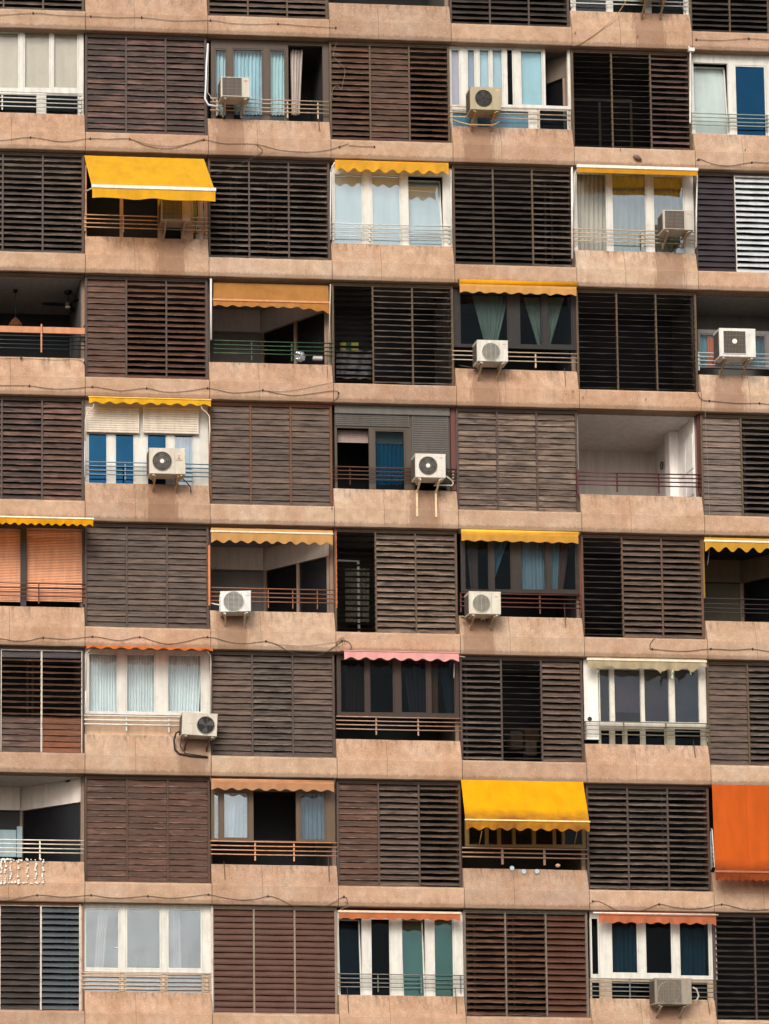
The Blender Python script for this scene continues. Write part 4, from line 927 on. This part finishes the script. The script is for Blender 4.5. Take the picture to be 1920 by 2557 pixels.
# ================================================================== row 6
r = (0, 1580)
room(6, 2)
window(r, (548, 1372, 95, 534), [dict(X=(568, 764), Y=(132, 520)), dict(X=(813, 1007), Y=(136, 520)), dict(X=(1080, 1308), Y=(140, 520))], WHITE, label='white window with three pleated pale blue curtains')
curtain(r, (566, 766), (566, 766), 130, 520, .34, '#e2ecee', 'leftmost of the three pleated pale blue curtains above the fan unit with black pipes', 11, .018)
curtain(r, (811, 1009), (811, 1009), 134, 520, .34, '#e2ecee', 'middle one of the three pleated pale blue curtains above the fan unit with black pipes', 11, .018)
curtain(r, (1078, 1310), (1078, 1290), 138, 520, .34, '#e2ecee', 'rightmost of the three pleated pale blue curtains above the fan unit with black pipes', 12, .018)
x0, x1, z0, z1 = rect(r, 548, 1372, 535, 640, .3); MB().box(x0, x1, .28, .31, z0-.1, z1-.003).build('wall_panel', P('#c9a98c', .8, .2), BLD)
railing(r, 545, 1372, (535, 562, 590), WHITE, (820, 1095), Ybot=632, rad=.02)
awning(r, 'rolled-in orange awning showing only a thin wavy edge above three pale blue curtains', (562, 1378, 92), (560, 1378, 80), 102, '#dd7840', n=9, ytop=.08, ybar=-.42, amp=.7, fkw=dict(trans=.35, amount=.15),
       arms=[([(590, 104, -.3), (570, 122, -.2), (560, 140, -.12), (556, 375, .0)], .014, '#d8d2ca'), ([(556, 375, .0), (550, 520, .05)], .012, '#d8d6d2'), ([(1345, 122, -.3), (1362, 142, -.15), (1366, 180, -.1), (1366, 520, .05)], .014, '#d8c8ba')])
aircon(r, 'tilted air conditioner with a black fan hole and looping black pipes', 1178, 1406, 520, 666, 'open', fan=(1330, 597, 57), col='#c0b7a8', roll=2.5, drop=.25, brk='#5a3c2a', blades='#3a3532', logo=(1235, 590, '#b8b4aa', .1),
       pipe=[([(1168, 640, -.1), (1140, 655, -.06), (1128, 700, -.03), (1136, 760, -.02), (1165, 788, -.02), (1240, 800, -.02), (1350, 803, -.02)], .022, '#221c18'), ([(1175, 690, -.08), (1170, 740, -.04), (1205, 785, -.03), (1350, 800, -.02)], .012, '#221c18'), ([(1400, 660, -.1), (1385, 760, -.02)], .008, '#3a302a')])
r = (640, 1580)
room(6, 4, ceil='#241a16', wall='#2a1c18', back='#0c0a0a')
window(r, (520, 1310, 150, 548), [dict(X=(538, 708), Y=(170, 524), g=GLD), dict(X=(728, 892), Y=(170, 526), g=GLD), dict(X=(930, 1106), Y=(170, 526), g=GLD), dict(X=(1124, 1290), Y=(170, 532), g=GLD)], P('#33241a', .7, .3), y=.21, label='brown window with four dark panes')
curtain(r, (1118, 1178), (1118, 1178), 200, 530, .38, '#a06e50', 'tan curtain strip at the right of the window under the pink valance', 3, .015)
curtain(r, (570, 700), (575, 700), 200, 500, .42, '#4a3430', 'dark brown curtain in the left pane under the pink valance', 5, .02)
curtain(r, (940, 1100), (990, 1100), 200, 524, .42, '#4a4048', 'dark grey curtain in the third pane under the pink valance', 5, .02)
curtain(r, (1185, 1280), (1230, 1282), 200, 530, .42, '#3a4850', 'dark blue-grey curtain at the right end under the pink valance', 4, .02)
railing(r, 518, 1322, (541, 567, 594, 621), CREAMR, (778, 1050), Ybot=655)
awning(r, 'pink scalloped valance of a retracted awning below a tangle of cable', (566, 1310, 112), (568, 1311, 118), 173, '#f6b2ac', n=8, ytop=.05, ybar=-.14, barcol='#d6a6a2', barth=.012, amp=.35, fkw=dict(stain='#d88a86', amount=.2, trans=.35))
MB().tube([at(r, 1310, 152, -.1), at(r, 1352, 158, -.1)], .012, 8).tube([at(r, 1283, 200, .1), at(r, 1280, 292, .1)], .010, 6).build('awning_rod', P('#a8977e', .5), BLD)
r = (1280, 1580)
for X0, X1, Y0, Y1, hx, lb, nm, ct in ((-20, 60, 640, 760, '#6e6058', 'pale carton low behind the open middle bay below the pink valance side', 'carton', 'box'), (70, 165, 620, 700, '#6a4a30', 'brown wooden drawer unit behind the open middle bay of the shutter', 'drawer_unit', 'drawers'), (80, 150, 700, 800, '#8a7c70', 'light bundle stacked under the wooden drawer unit behind the open bay', 'bundle', 'bundle')):
    x0, x1, z0, z1 = rect(r, X0, X1, Y0, Y1, .7); m_ = MB(); m_.box(x0, x1, .62, .85, z0, z1, bev=.015); m_.box(x0+.02, x1-.02, .61, .625, z0+(z1-z0)*.45, z0+(z1-z0)*.5)
    tag(m_.build(nm, P(hx, .8, .4), origin=(x0, .7, z0)), lb, ct)
room(6, 6, ceil='#2a2828', wall='#262628', back='#0c0c10')
window(r, (556, 1258, 160, 612), [dict(X=(562, 628), Y=(238, 578), b='#151c26', g=GLC, sash=0), dict(X=(656, 828), Y=(238, 582), b='#2b2435', part=.80, g=GLC, sash=0), dict(X=(850, 1012), Y=(238, 580), b='#171b28', g=GLC, sash=0), dict(X=(1046, 1206), Y=(238, 584), b='#142030', g=GLC, sash=0)], P('#cfc9bd', .5, .3), y=.23, label='pale framed window with dark violet blinds')
window(r, (556, 1258, 615, 694), [dict(X=(562, 634), Y=(618, 690), g=GLD), dict(X=(652, 718), Y=(618, 690), g=GLD), dict(X=(732, 832), Y=(618, 690), g=GLD), dict(X=(850, 990), Y=(618, 690), g=GLD), dict(X=(1040, 1224), Y=(618, 690), g=GLD)], P('#8d8674', .5, .3), y=.235)
x0, x1, z0, z1 = rect(r, 462, 555, 175, 692, .20); m_ = MB(); m_.box(x0, x1, .19, .225, z0, z1, bev=.004); m_.build('side_panel', P('#e6e2da', .5, .12), BLD)
p_ = at(r, 500, 558, .18); MB().tube([p_, p_+Vector((0, .012, 0))], .05, 20).build('vent_hole', BLACK, BLD)
railing(r, 462, 1268, (574, 601, 628, 655), P('#6f6652', .5, .4), (474, 722, 995, 1262), Ybot=692, rad=.012)
def torn(u): return .95+.5*(noise.noise(Vector((u*11, 3.3, 0))))+(.35 if .55 < u < .62 else 0)-(.25 if u > .93 else 0)
awning(r, 'cream torn valance with ragged ends over the dark violet blinds', (482, 1252, 158), (484, 1252, 178), 234, '#b9a888', n=8, ytop=-.02, ybar=-.13, barcol='#e0d3b8', barth=.045, amp=.35, tear=torn, pleat=.02, fkw=dict(stain='#8a7a52', amount=.5, trans=.35))
for X, Y, hh, lb in ((1035, 236, 60, 'shred of white cloth hanging from the middle of the torn cream valance'), (1155, 232, 40, 'thin shred hanging from the right of the torn cream valance'), (548, 240, 50, 'shred hanging beside the white panel under the torn cream valance')):
    tag(MB().grid(lambda u, v: at(r, X+(u-.5)*(16 if X == 1035 else 8)+math.sin(v*7)*4, Y+hh*v, -.12+.02*math.sin(v*9+u*4)), 4, 8).build('cloth_shred', FB('#c9cdb8', amount=.3), origin=None, fix=False), lb, 'shred')

# ================================================================== row 7
r = (0, 1900)
room(7, 1, ceil='#c0b8b0', wall='#a09790', back='#161416', depth=1.6, diag=True, lintel='#cbbfb5')
for n_, X0, X1, Y0, Y1, mt in (('door_leaf', -210, 106, 445, 622, P('#8fa6ae', .5, .1)),): 
    x0, x1, z0, z1 = rect(r, X0, X1, Y0, Y1, 1.5); MB().box(x0, x1, 1.48, 1.52, z0, z1, bev=.01).box(x1+.01, x1+.13, 1.47, 1.53, z0, z1+.08).build(n_, mt, BLD)
railing(r, -262, 543, (503, 530, 558, 585), P('#e8ddca', .5, .3), (259,), Ybot=628)
p_ = at(r, 465, 140, .75); zt7 = lz(7)-.026
cl = thing('ceiling_lamp', 'dark bowl lamp on the ceiling of the balcony with white railing', 'lamp', (p_.x, .75, zt7))
MB().tube([(p_.x, .75, zt7), (p_.x, .75, zt7-.03), (p_.x, .75, zt7-.07), (p_.x, .75, zt7-.11)], [.17, .165, .13, .06], 20).build('shade', BLACK, cl); MB().tube([(p_.x, .75, zt7-.11), (p_.x, .75, zt7-.13)], .02, 8).build('knob', BLACK, cl)
# string lights draped over the parapet
sg = thing('string_lights', 'curtain of white bulb strings draped over the parapet under the white railing', 'string lights', at(r, 140, 640, .15))
MBw = MB(); bulb = MB()
ZZ = [-110, -80, -50, -20, 8, 35, 70, 118, 178, 232, 278]
def par_y(Y):      # depth of the sloping parapet face at a measured height
    t_ = min(1, max(0, (Y-636)/150)); return .128-.115*t_-.022
bp = []
for i, X in enumerate(ZZ):
    pts = []
    for k in range(12):
        Y = 642+k*13.4; xx = X+math.sin(k*1.3+i*2)*4; p_ = at(r, xx, Y, par_y(Y)); pts.append(p_)
        if random.random() < .68 or k in (0, 11): bp.append(p_)
    MBw.tube(pts, .0018, 4)
for Y in (642, 790):
    for k in range(40):
        X = -115+k*10.2
        if random.random() < .7: bp.append(at(r, X, Y+random.uniform(-6, 6), par_y(Y)))
MBw.build('wire', P('#c9c4bc', .5), sg)
for p_ in bp:
    s_ = random.choice((.014, .02, .026)); bulb.tube([p_+Vector((0, -.012, s_)), p_+Vector((0, -.012, s_*.5)), p_+Vector((0, -.012, -s_*.5)), p_+Vector((0, -.012, -s_))], [s_*.4, s_, s_, s_*.4], 8)
bo = bulb.build('bulbs', P('#e8e4da', .3, .0), sg); bo['kind'] = 'stuff'
r = (640, 1900)
room(7, 3, ceil='#3a3734', wall='#4a443c', back='#131214', depth=2.0)
BR7 = P('#5a4632', .5, .3)
window(r, (-294, 508, 180, 524), [dict(X=(-282, -238), Y=(200, 512), g=GLB), dict(X=(-218, -50), Y=(200, 506), g=GLB), dict(X=(-20, 256), Y=(200, 518), open=1), dict(X=(278, 450), Y=(205, 516), g=GLC)], BR7, y=.22, label='brown window with its centre slid open')
curtain(r, (-216, -130), (-216, -150), 205, 505, .40, '#9fb0c4', 'light blue-grey curtain at left of the window under the beige valance', 4, .02)
curtain(r, (-130, -52), (-150, -52), 205, 505, .42, '#6c8694', 'darker blue-grey curtain beside the light one under the beige valance', 3, .02)
curtain(r, (280, 448), (282, 448), 208, 512, .40, '#5c7486', 'blue-grey curtain right of the open centre under the beige valance', 6, .02)
railing(r, -297, 522, (518, 546, 574, 602), P('#c8906a', .6, .5, dirtcol='#5a2c14'), (-7, 245), Ybot=640)
awning(r, 'beige retracted awning whose wavy valance has a dark trim', (-292, 500, 118), (-293, 503, 136), 188, '#c08c66', n=9, ytop=-.02, ybar=-.11, roll=('#b08060', .04), amp=.3, edge='#4a3c34', fkw=dict(stain='#b07a50', amount=.3, trans=.3))
r = (1280, 1900)
room(7, 5, ceil='#2a2418', wall='#3a3020', back='#0d0b0a')
OL = P('#6a5628', .6, .35)
window(r, (-310, 474, 380, 562), [dict(X=(-286, -180), Y=(390, 545), g=GLD, sash=0), dict(X=(-160, -100), Y=(390, 545), g=GLD, sash=0), dict(X=(-80, -3), Y=(390, 545), g=GLD, sash=0), dict(X=(14, 125), Y=(390, 545), g=GLD, sash=0), dict(X=(146, 258), Y=(390, 545), g=GLD, sash=0), dict(X=(276, 318), Y=(390, 545), g=GLD, sash=0), dict(X=(334, 448), Y=(390, 545), g=GLD, sash=0)], OL, y=.22, label='olive framed window hidden under the long yellow awning')
railing(r, -328, 482, (562, 592, 620), CREAMR, (-65, 207), Ybot=665, rad=.017, sw=.05)
awning(r, 'long yellow awning with a grimy lower band and scalloped pleated valance', (-335, 456, 122), (-306, 497, 385), 446, '#f6b012', n=9, ytop=.0, ybar=-.72, barcol='#ecd9a0', barth=.03, amp=.35, pleat=.02, valcol='#e6a012',
       fkw=dict(stain='#94602c', amount=.15, trans=.35, z0=at(r, 0, 387, -.7).z), arms=[([(418, 455, -.6), (398, 555, .0)], .010, '#a88a5a'), ([(-200, 455, -.6), (-218, 548, .0)], .010, '#d0a86a')])
for X, Y, lb in ((-5, 695, 'leftmost silver disc on the parapet below the long yellow awning'), (72, 717, 'iridescent disc next to the leftmost one below the long yellow awning'), (157, 716, 'pale disc right of the iridescent one below the long yellow awning')):
    p_ = at(r, X, Y, par_y(Y-35)); m_ = MB(); tl = Matrix.Translation(p_)
    m_.tube([p_+Vector((0, -.012, 0)), p_+Vector((0, -.006, 0))], .052, 24); m_.disc(p_+Vector((0, -.0135, 0)), .012, .02, 16)
    dm, dt, db, _ = newmat('disc foil'); lw = N(dt, 'ShaderNodeTexNoise'); lw.inputs['Scale'].default_value = 9; lw.inputs['Detail'].default_value = 1
    dt.links.new(ramp(dt, lw.outputs['Color'], [(.3, (.5, .6, .35)), (.45, (.7, .7, .7)), (.6, (.3, .6, .75)), (.75, (.8, .5, .6))]), db.inputs['Base Color']); db.inputs['Metallic'].default_value = .7; db.inputs['Roughness'].default_value = .3
    tag(m_.build('hanging_disc', dm, origin=p_), lb, 'disc')
p_ = at(r, 290, 678, .1); tag(MB().tube([p_+Vector((0, -.02, .03)), p_+Vector((0, -.03, 0)), p_+Vector((0, -.02, -.04))], [.03, .06, .035], 14).build('round_shell', P('#c9a692', .5, .3), origin=p_, smooth=True), 'small pinkish shell on the ledge right of the silver discs', 'shell')
room(7, 7, ceil='#3a2a20', wall='#4a4038', back='#1a1614')
railing(r, 1288, 2090, (560, 590, 620, 650), P('#a8a49c', .5, .2), (1292,), Ybot=690)
awning(r, 'large orange awning let down over the whole bay at the right edge', (1291, 2080, 152), (1312, 2108, 722), 775, '#c95c20', n=18, ytop=-.02, ybar=-.42, barcol='#a5623c', barth=.045, amp=.22, pleat=.006, fkw=dict(stain='#7a3a20', amount=.10, trans=.3, z0=at(r, 1500, 730, -.4).z),
       arms=[([(1286, 440, .05), (1292, 445, -.05), (1308, 690, -.3)], .013, '#d8d4cc'), ([(1284, 455, .06), (1286, 705, .04)], .010, '#9aa8b0')])

# ================================================================== row 8
r = (0, 2200)
room(8, 2, ceil='#55565a', wall='#33363c', back='#191c22', depth=1.1)
window(r, (530, 1366, 150, 592), [dict(X=(545, 776), Y=(172, 572), g=GLB), dict(X=(812, 1044), Y=(175, 574), g=GLB), dict(X=(1080, 1310), Y=(178, 575), g=GLB)], WHITE, label='white window with three large panes and lilac curtains', sashw=.035)
window(r, (530, 1366, 594, 705), [dict(X=(540, 780), Y=(600, 692), g=GLB, b='#8f8a94'), dict(X=(807, 1048), Y=(600, 692), g=GLB, b='#7f8088'), dict(X=(1076, 1316), Y=(600, 692), g=GLB, b='#8f8f98')], P('#c9b4a0', .5, .3), y=.24)
curtain(r, (636, 700), (606, 668), 180, 570, .42, '#b7a8b2', 'gathered lilac curtain in the left pane of the large white window, lower left', 4, .03)
curtain(r, (1092, 1165), (1100, 1172), 182, 572, .42, '#b2a6b2', 'gathered lilac curtain in the right pane of the large white window, lower left', 4, .03)
h_ = at(r, 755, 433, .195); MB().bar(h_+Vector((-.05, 0, 0)), h_+Vector((.035, 0, 0)), .02, .018).build('window_handle', WHITE, BLD)
railing(r, 528, 1366, (592, 614, 643, 670, 694), P('#c7ae96', .55, .4), (535, 793, 1060, 1340), Ybot=708, rad=.012, sw=.06)
x0, x1, z0, z1 = rect((0, 2200), 512, 524, 150, 860, .15); MB().box(x0, x1, .12, .17, z0, z1, bev=.004).build('side_post', FRAMEW, BLD)
x0, x1, z0, z1 = rect((0, 2200), 1368, 1380, 160, 870, .15); MB().box(x0, x1, .12, .17, z0, z1, bev=.004).build('side_post', FRAMEW, BLD)
r = (640, 2200)
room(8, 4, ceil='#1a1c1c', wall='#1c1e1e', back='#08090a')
window(r, (518, 1340, 195, 716), [dict(X=(534, 682), Y=(240, 700), g=GLD, b='#0f2c38', tilt=5), dict(X=(736, 870), Y=(240, 700), g=GLD), dict(X=(944, 1092), Y=(240, 702), g=GLTEAL, b='#5f8684', tilt=5), dict(X=(1146, 1280), Y=(240, 704), g=GLTEAL, b='#5f8684')], WHITE, label='white window with two black and two sea-green panes, two sashes tilted')
railing(r, 530, 1342, (600, 628, 656, 684), P('#77756c', .5, .4), (542, 790, 1070, 1325), Ybot=714, rad=.011, sw=.02)
awning(r, 'orange scalloped valance with a cream bar over the black and sea-green panes', (580, 1320, 188), (534, 1320, 202), 246, '#c4744c', n=9, ytop=-.02, ybar=-.13, barcol='#e2c4aa', barth=.045, amp=.28, fkw=dict(stain='#b8521c', amount=.3, trans=.35))
r = (1280, 2200)
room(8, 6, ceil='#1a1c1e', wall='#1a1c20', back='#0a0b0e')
window(r, (500, 1318, 205, 634), [dict(X=(503, 560), Y=(235, 612), g=GLD), dict(X=(634, 812), Y=(250, 602), g=GLD), dict(X=(854, 1034), Y=(255, 606), g=GLD), dict(X=(1074, 1276), Y=(260, 622), g=GLD)], WHITE, label='white window with dark blue curtained panes')
window(r, (500, 1318, 637, 752), [dict(X=(503, 570), Y=(645, 745), g=GLD), dict(X=(632, 1270), Y=(645, 748), g=GLD)], CREAM, y=.24)
curtain(r, (640, 800), (640, 805), 255, 600, .42, '#4a6c80', 'dark blue net curtain left in the window above the lower right air conditioner', 6, .02)
curtain(r, (1080, 1250), (1080, 1262), 265, 618, .42, '#3f6478', 'dark blue net curtain right in the window above the lower right air conditioner', 6, .02)
railing(r, 500, 1320, (630, 656, 683, 711, 742), P('#7a776e', .5, .4), (762, 1316), Ybot=752, rad=.011, sw=.025)
awning(r, 'orange valance with a white bar above the lower right air conditioner', (560, 1316, 198), (556, 1316, 222), 272, '#c0704e', n=9, ytop=-.02, ybar=-.12, barcol=None, amp=.25, pleat=.02, fkw=dict(stain='#b8521c', amount=.3, trans=.35),
       arms=[([(522, 205, -.16), (1332, 220, -.16)], .02, '#dccdbf')])
aircon(r, 'grimy air conditioner with a square grille over a round fan, lower right', 925, 1162, 630, 800, 'lines', fan=(1012, 722, 72), fr=(936, 1092, 640, 784), col='#8f8576', drop=.27, brk='#a08c70', logo=(1128, 655, '#a86a5c', .04), grc='#6a6058',
       pipe=[([(1168, 690, -.2), (1190, 700, -.15), (1205, 740, -.1), (1195, 770, -.06), (1175, 775, -.05)], .02, '#cbbfae')])

# row 0: the sill peeping in at the top right, with its railing and unit
r = (1280, 0)
for c in (2, 4, 6): room(0, c)
x0, x1 = cx(6); z1 = lz(0); zb = lz(1)+.93
window(r, (372, 1142, -330, 44), [dict(X=(395, 610), Y=(-300, 38)), dict(X=(636, 860), Y=(-300, 38), g=GLD), dict(X=(885, 1110), Y=(-300, 38), g=GLD)], WHITE, label='white window whose foot shows at the top edge')
railing(r, 375, 1142, (-60, -35, -8, 18), WHITE, (380, 1120), Ybot=40)
aircon(r, 'air conditioner cut by the top edge, only its brackets in view', 840, 1030, -175, -48, 'square', fr=(848, 975, -170, -55), drop=.38, brk='#8a6a48',
       pipe=[([(1075, 10, -.1), (1100, 50, -.02), (1120, 90, -.02), (1140, 135, -.02)], .006, '#8a6a50')])
for c in (2, 4):
    xa, xb = cx(c); f = MB(); zz = lz(0)
    f.box(xa+.03, xb-.03, .28, .33, lz(1)+.93, lz(1)+.99); f.build('window_sill', WHITE, BLD)

# ================================================================== cables, hooks, drips
CAB = P('#4a4039', .7, .2)
def cable(reg, pts, label, rad=.0058, mat=None, y=-.018, hooks=(), soft=True):
    P3 = [at(reg, X, Y, y) for X, Y in pts]; out = []
    for i in range(len(P3)-1):
        p0 = P3[max(i-1, 0)]; p1 = P3[i]; p2 = P3[i+1]; p3 = P3[min(i+2, len(P3)-1)]
        for k in range(6):
            t = k/6; out.append(.5*((2*p1)+(p2-p0)*t+(2*p0-5*p1+4*p2-p3)*t*t+(3*p1-p0-3*p2+p3)*t**3))
    out.append(P3[-1]); t_ = thing('cable', label, 'cable', P3[0], 'cables strung along the concrete bands')
    MB().tube(out, rad, 6).build('wire', mat or CAB, t_, smooth=True)
    for h in hooks:
        q = at(reg, h[0], h[1], y); MB().box(q.x-.016, q.x+.016, y-.012, .014, q.z-.02, q.z+.022, bev=.004).build('hook', P('#241d1a', .7), t_)
cable((0, 0), [(-260, 95), (0, 98), (215, 85), (400, 100), (588, 106), (760, 115), (918, 113), (1130, 135), (1365, 132), (1500, 152), (1661, 158), (1801, 155), (1990, 170), (2176, 180)], 'thin cable on the topmost band above the closed violet-brown shutter', hooks=[(215, 85), (588, 106), (918, 113), (1365, 132), (1801, 155), (2176, 180)], rad=.005)
cable((0, 0), [(-260, 905), (0, 910), (198, 890), (400, 918), (585, 897), (700, 902), (840, 900), (950, 945), (1100, 962), (1230, 930), (1320, 905), (1450, 930), (1661, 935), (1811, 972), (1991, 985), (2111, 975), (2200, 950), (2262, 930)], 'sagging cable on the band above the big extended yellow awning', hooks=[(198, 890), (585, 897), (840, 900), (1320, 905), (2200, 952)])
cable((0, 0), [(840, 900), (960, 935), (1110, 948), (1250, 925), (1320, 905)], 'second thinner strand sagging over the big extended yellow awning', rad=.004)
cable((640, 360), [(600, 8), (680, 14), (770, 16)], 'short rusty rod on the band over the small yellow valance', hooks=[(765, 17)], mat=RUST)
cable((640, 0), [(-260, 1130), (-120, 1070), (0, 1010), (40, 975), (0, 935)], 'slack cable end dropping over the shutter right of the big yellow awning', rad=.006)
cable((1280, 360), [(1190, 108), (1215, 98), (1300, 128), (1400, 141), (1550, 118), (1661, 122), (1900, 130)], 'cable on the band right of the white awning frame', hooks=[(1205, 100), (1550, 118)])
cable((1280, 0), [(1190, 256), (1350, 262), (1530, 250), (1661, 258), (1900, 262)], 'straight thin cable above the blue-paned window at the right edge', hooks=[(1190, 256), (1530, 250)], rad=.005)
cable((1280, 0), [(750, -30), (735, 5), (690, 75), (640, 130), (570, 195), (500, 245), (440, 282), (388, 298)], 'pale cable slanting down the parapet near the top edge', rad=.008, mat=P('#b08a58', .6))
cable((0, 660), [(-260, 785), (0, 785), (190, 787), (300, 803), (400, 808), (500, 803), (598, 793), (700, 808), (780, 820), (860, 812), (950, 803), (1050, 824), (1140, 828), (1240, 818), (1345, 802), (1430, 818), (1500, 832), (1580, 830), (1661, 822), (1703, 815)], 'wavy cable on the band above the yellow awning over white roller shutters', hooks=[(190, 787), (598, 793), (950, 803), (1345, 802), (1703, 815)])
cable((640, 660), [(40, 815), (150, 838), (250, 850), (380, 835), (500, 820), (535, 832), (520, 870), (490, 890), (455, 898)], 'cable looping down to the rusty-framed closed shutter', hooks=[(533, 833)], rad=.006)
cable((640, 660), [(40, 818), (170, 825), (290, 808), (400, 785), (512, 760)], 'thin strand rising towards the shutter beside the green railing', rad=.0035)
cable((1280, 660), [(1190, 770), (1195, 820), (1212, 862), (1240, 882), (1275, 884), (1450, 900), (1600, 900), (1661, 906), (1900, 910)], 'cable on the band right of the fully open black shutter', hooks=[(1275, 884), (1600, 900)], rad=.0065)
cable((1280, 960), [(1245, 115), (1250, 250), (1262, 500), (1275, 830), (1280, 960), (1270, 1110), (1262, 1170)], 'thin pale wire hanging straight down over the closed grey louvre bay', rad=.0035, mat=P('#8a8078', .6), y=.0)
cable((0, 660), [(0, 612), (135, 608), (350, 620), (500, 618), (545, 640)], 'thin wire along the parapet below the orange pine board', hooks=[(135, 608), (545, 640)], rad=.004, y=.09)
cable((0, 1260), [(-260, 855), (0, 868), (100, 884), (190, 880), (280, 862), (430, 872), (598, 855), (690, 868), (780, 880), (905, 858), (1000, 885), (1090, 903), (1200, 888), (1345, 858), (1500, 893), (1600, 900), (1661, 892), (1723, 885)], 'sagging cable on the band above the thin orange awning edge', hooks=[(280, 862), (598, 855), (905, 858), (1345, 858), (1723, 885)])
cable((640, 1260), [(62, 885), (130, 905), (200, 945), (280, 970), (360, 978), (430, 965), (500, 925), (560, 882), (595, 890), (615, 915), (610, 940), (580, 948), (545, 945)], 'tangled cable looping beside the pink valance', hooks=[(62, 885), (556, 882)], rad=.007)
cable((640, 1260), [(62, 885), (160, 908), (300, 916), (430, 905), (556, 882)], 'thin strand above the tangled loop beside the pink valance', rad=.0035)
cable((640, 1260), [(545, 870), (560, 905), (530, 920), (520, 895), (560, 860), (575, 900)], 'small knot of wire at the hook above the pink valance', rad=.005, y=-.03)
cable((1280, 1260), [(925, 860), (895, 895), (890, 930), (905, 936), (1080, 950), (1180, 945), (1285, 935), (1430, 942), (1555, 935), (1661, 950), (1900, 955)], 'cable on the band above the torn cream valance', hooks=[(905, 936), (1285, 935), (1555, 935)], rad=.0065)
cable((0, 2200), [(-260, 110), (0, 126), (100, 118), (240, 90), (400, 103), (500, 98), (590, 91), (690, 105), (780, 110), (880, 103), (958, 97), (1050, 107), (1130, 110), (1240, 100), (1350, 87), (1450, 108), (1560, 122), (1661, 115), (1735, 98), (1800, 112), (1900, 160), (1980, 176), (2060, 178), (2140, 150), (2228, 101), (2250, 130), (2240, 165), (2205, 190)], 'long wavy cable on the lowest band above the large white window', hooks=[(240, 90), (590, 91), (958, 97), (1350, 87), (1735, 98), (2228, 101)])
cable((640, 2200), [(568, 130), (600, 145), (590, 165), (550, 180), (540, 200), (575, 215)], 'loose wire bundle at the left end of the lower orange valance', rad=.006, mat=P('#8a8078', .6))
cable((1280, 2200), [(497, 150), (520, 131), (560, 132), (610, 155), (680, 190), (780, 202), (870, 180), (950, 150), (1040, 168), (1140, 180), (1250, 172), (1355, 151), (1440, 168), (1530, 188), (1661, 184), (1900, 180)], 'wavy cable above the white-barred orange valance, lower right', hooks=[(520, 131), (950, 150), (1355, 151)])
cable((640, 0), [(540, 235), (515, 290), (500, 350), (515, 385), (560, 430), (575, 465), (560, 540), (550, 580), (530, 555), (510, 560), (490, 600), (500, 640), (540, 630)], 'loose pale wire hanging over the brown shutter in the top row', rad=.003, mat=P('#a08e84', .6), y=.12)
# hooks left in the concrete
HK = P('#2e2622', .7)
for reg, X, Y, lb in (((1280, 0), 402, 218, 'small hook by the seam above the see-through shutter'), ((1280, 0), 806, 243, 'small hook in the middle of the band above the see-through shutter'), ((1280, 0), 695, 975, 'small hook under the see-through shutter'), ((1280, 0), 1505, 975, 'bent hook under the blue-paned window'), ((1280, 660), 388, 828, 'hook on the parapet left of the open black shutter'), ((1280, 660), 452, 867, 'left hook on the band above the white-walled balcony'), ((1280, 660), 860, 880, 'middle hook on the band above the white-walled balcony'), ((640, 1260), 487, 28, 'hook at the seam over the pale orange valance')):
    q = at(reg, X, Y, -.01); m_ = MB(); m_.tube([q+Vector((0, .02, 0)), q+Vector((0, -.03, .0)), q+Vector((.012, -.035, .03))], .008, 6)
    tag(m_.build('wall_hook', HK, origin=q), lb, 'hook', 'hooks left in the concrete')
# drain spouts with dark drips below several parapet rims
SP = P('#4a3228', .8, .3)
for reg, X, Ya, Yb, lb in (((640, 0), 408, 770, 850, 'upper centre, under the bunched off-white curtain'), ((640, 660), 465, 660, 800, 'at the right end of the parapet under the green railing'), ((1280, 660), 345, 672, 845, 'on the parapet under the V-shaped curtains'), ((1280, 1260), 343, 640, 798, 'on the parapet under the lace curtains'), ((1280, 1580), 1182, 700, 808, 'on the parapet under the dark violet blinds'), ((0, 1900), 1456, 650, 768, 'left on the parapet under the beige trimmed valance'), ((640, 1900), 472, 620, 780, 'right on the parapet under the beige trimmed valance'), ((640, 2200), 596, 690, 852, 'left on the parapet under the sea-green panes'), ((640, 2200), 1297, 690, 862, 'right on the parapet under the sea-green panes'), ((1280, 2200), 1275, 770, 862, 'right of the lower right air conditioner')):
    a = at(reg, X, Ya, .0); b = at(reg, X+2, Yb, -.0); ya = .11
    tag(MB().tube([Vector((a.x, .10, at(reg, X, Ya, .1).z)), Vector((b.x, .0, b.z))], .007, 6).build('drain_rod', SP, origin=b), 'thin dark drain rod '+lb, 'drain rod', 'drain rods on the parapets')
q = at((1280, 360), 800, 90, -.03)
m_ = MB(); m_.tube([q+Vector((-.05, .02, .05)), q+Vector((0, -.03, .01)), q+Vector((.06, -.02, -.02)), q+Vector((.12, .0, -.05))], [.03, .06, .045, .02], 8)
tag(m_.build('cable_joint', P('#6f5f5a', .8, .4), origin=q, smooth=True), 'grey lump of old cable joint on the band above the white awning frame', 'cable joint')

sc.render.engine = 'CYCLES'; sc.cycles.caustics_reflective = False; sc.cycles.caustics_refractive = False
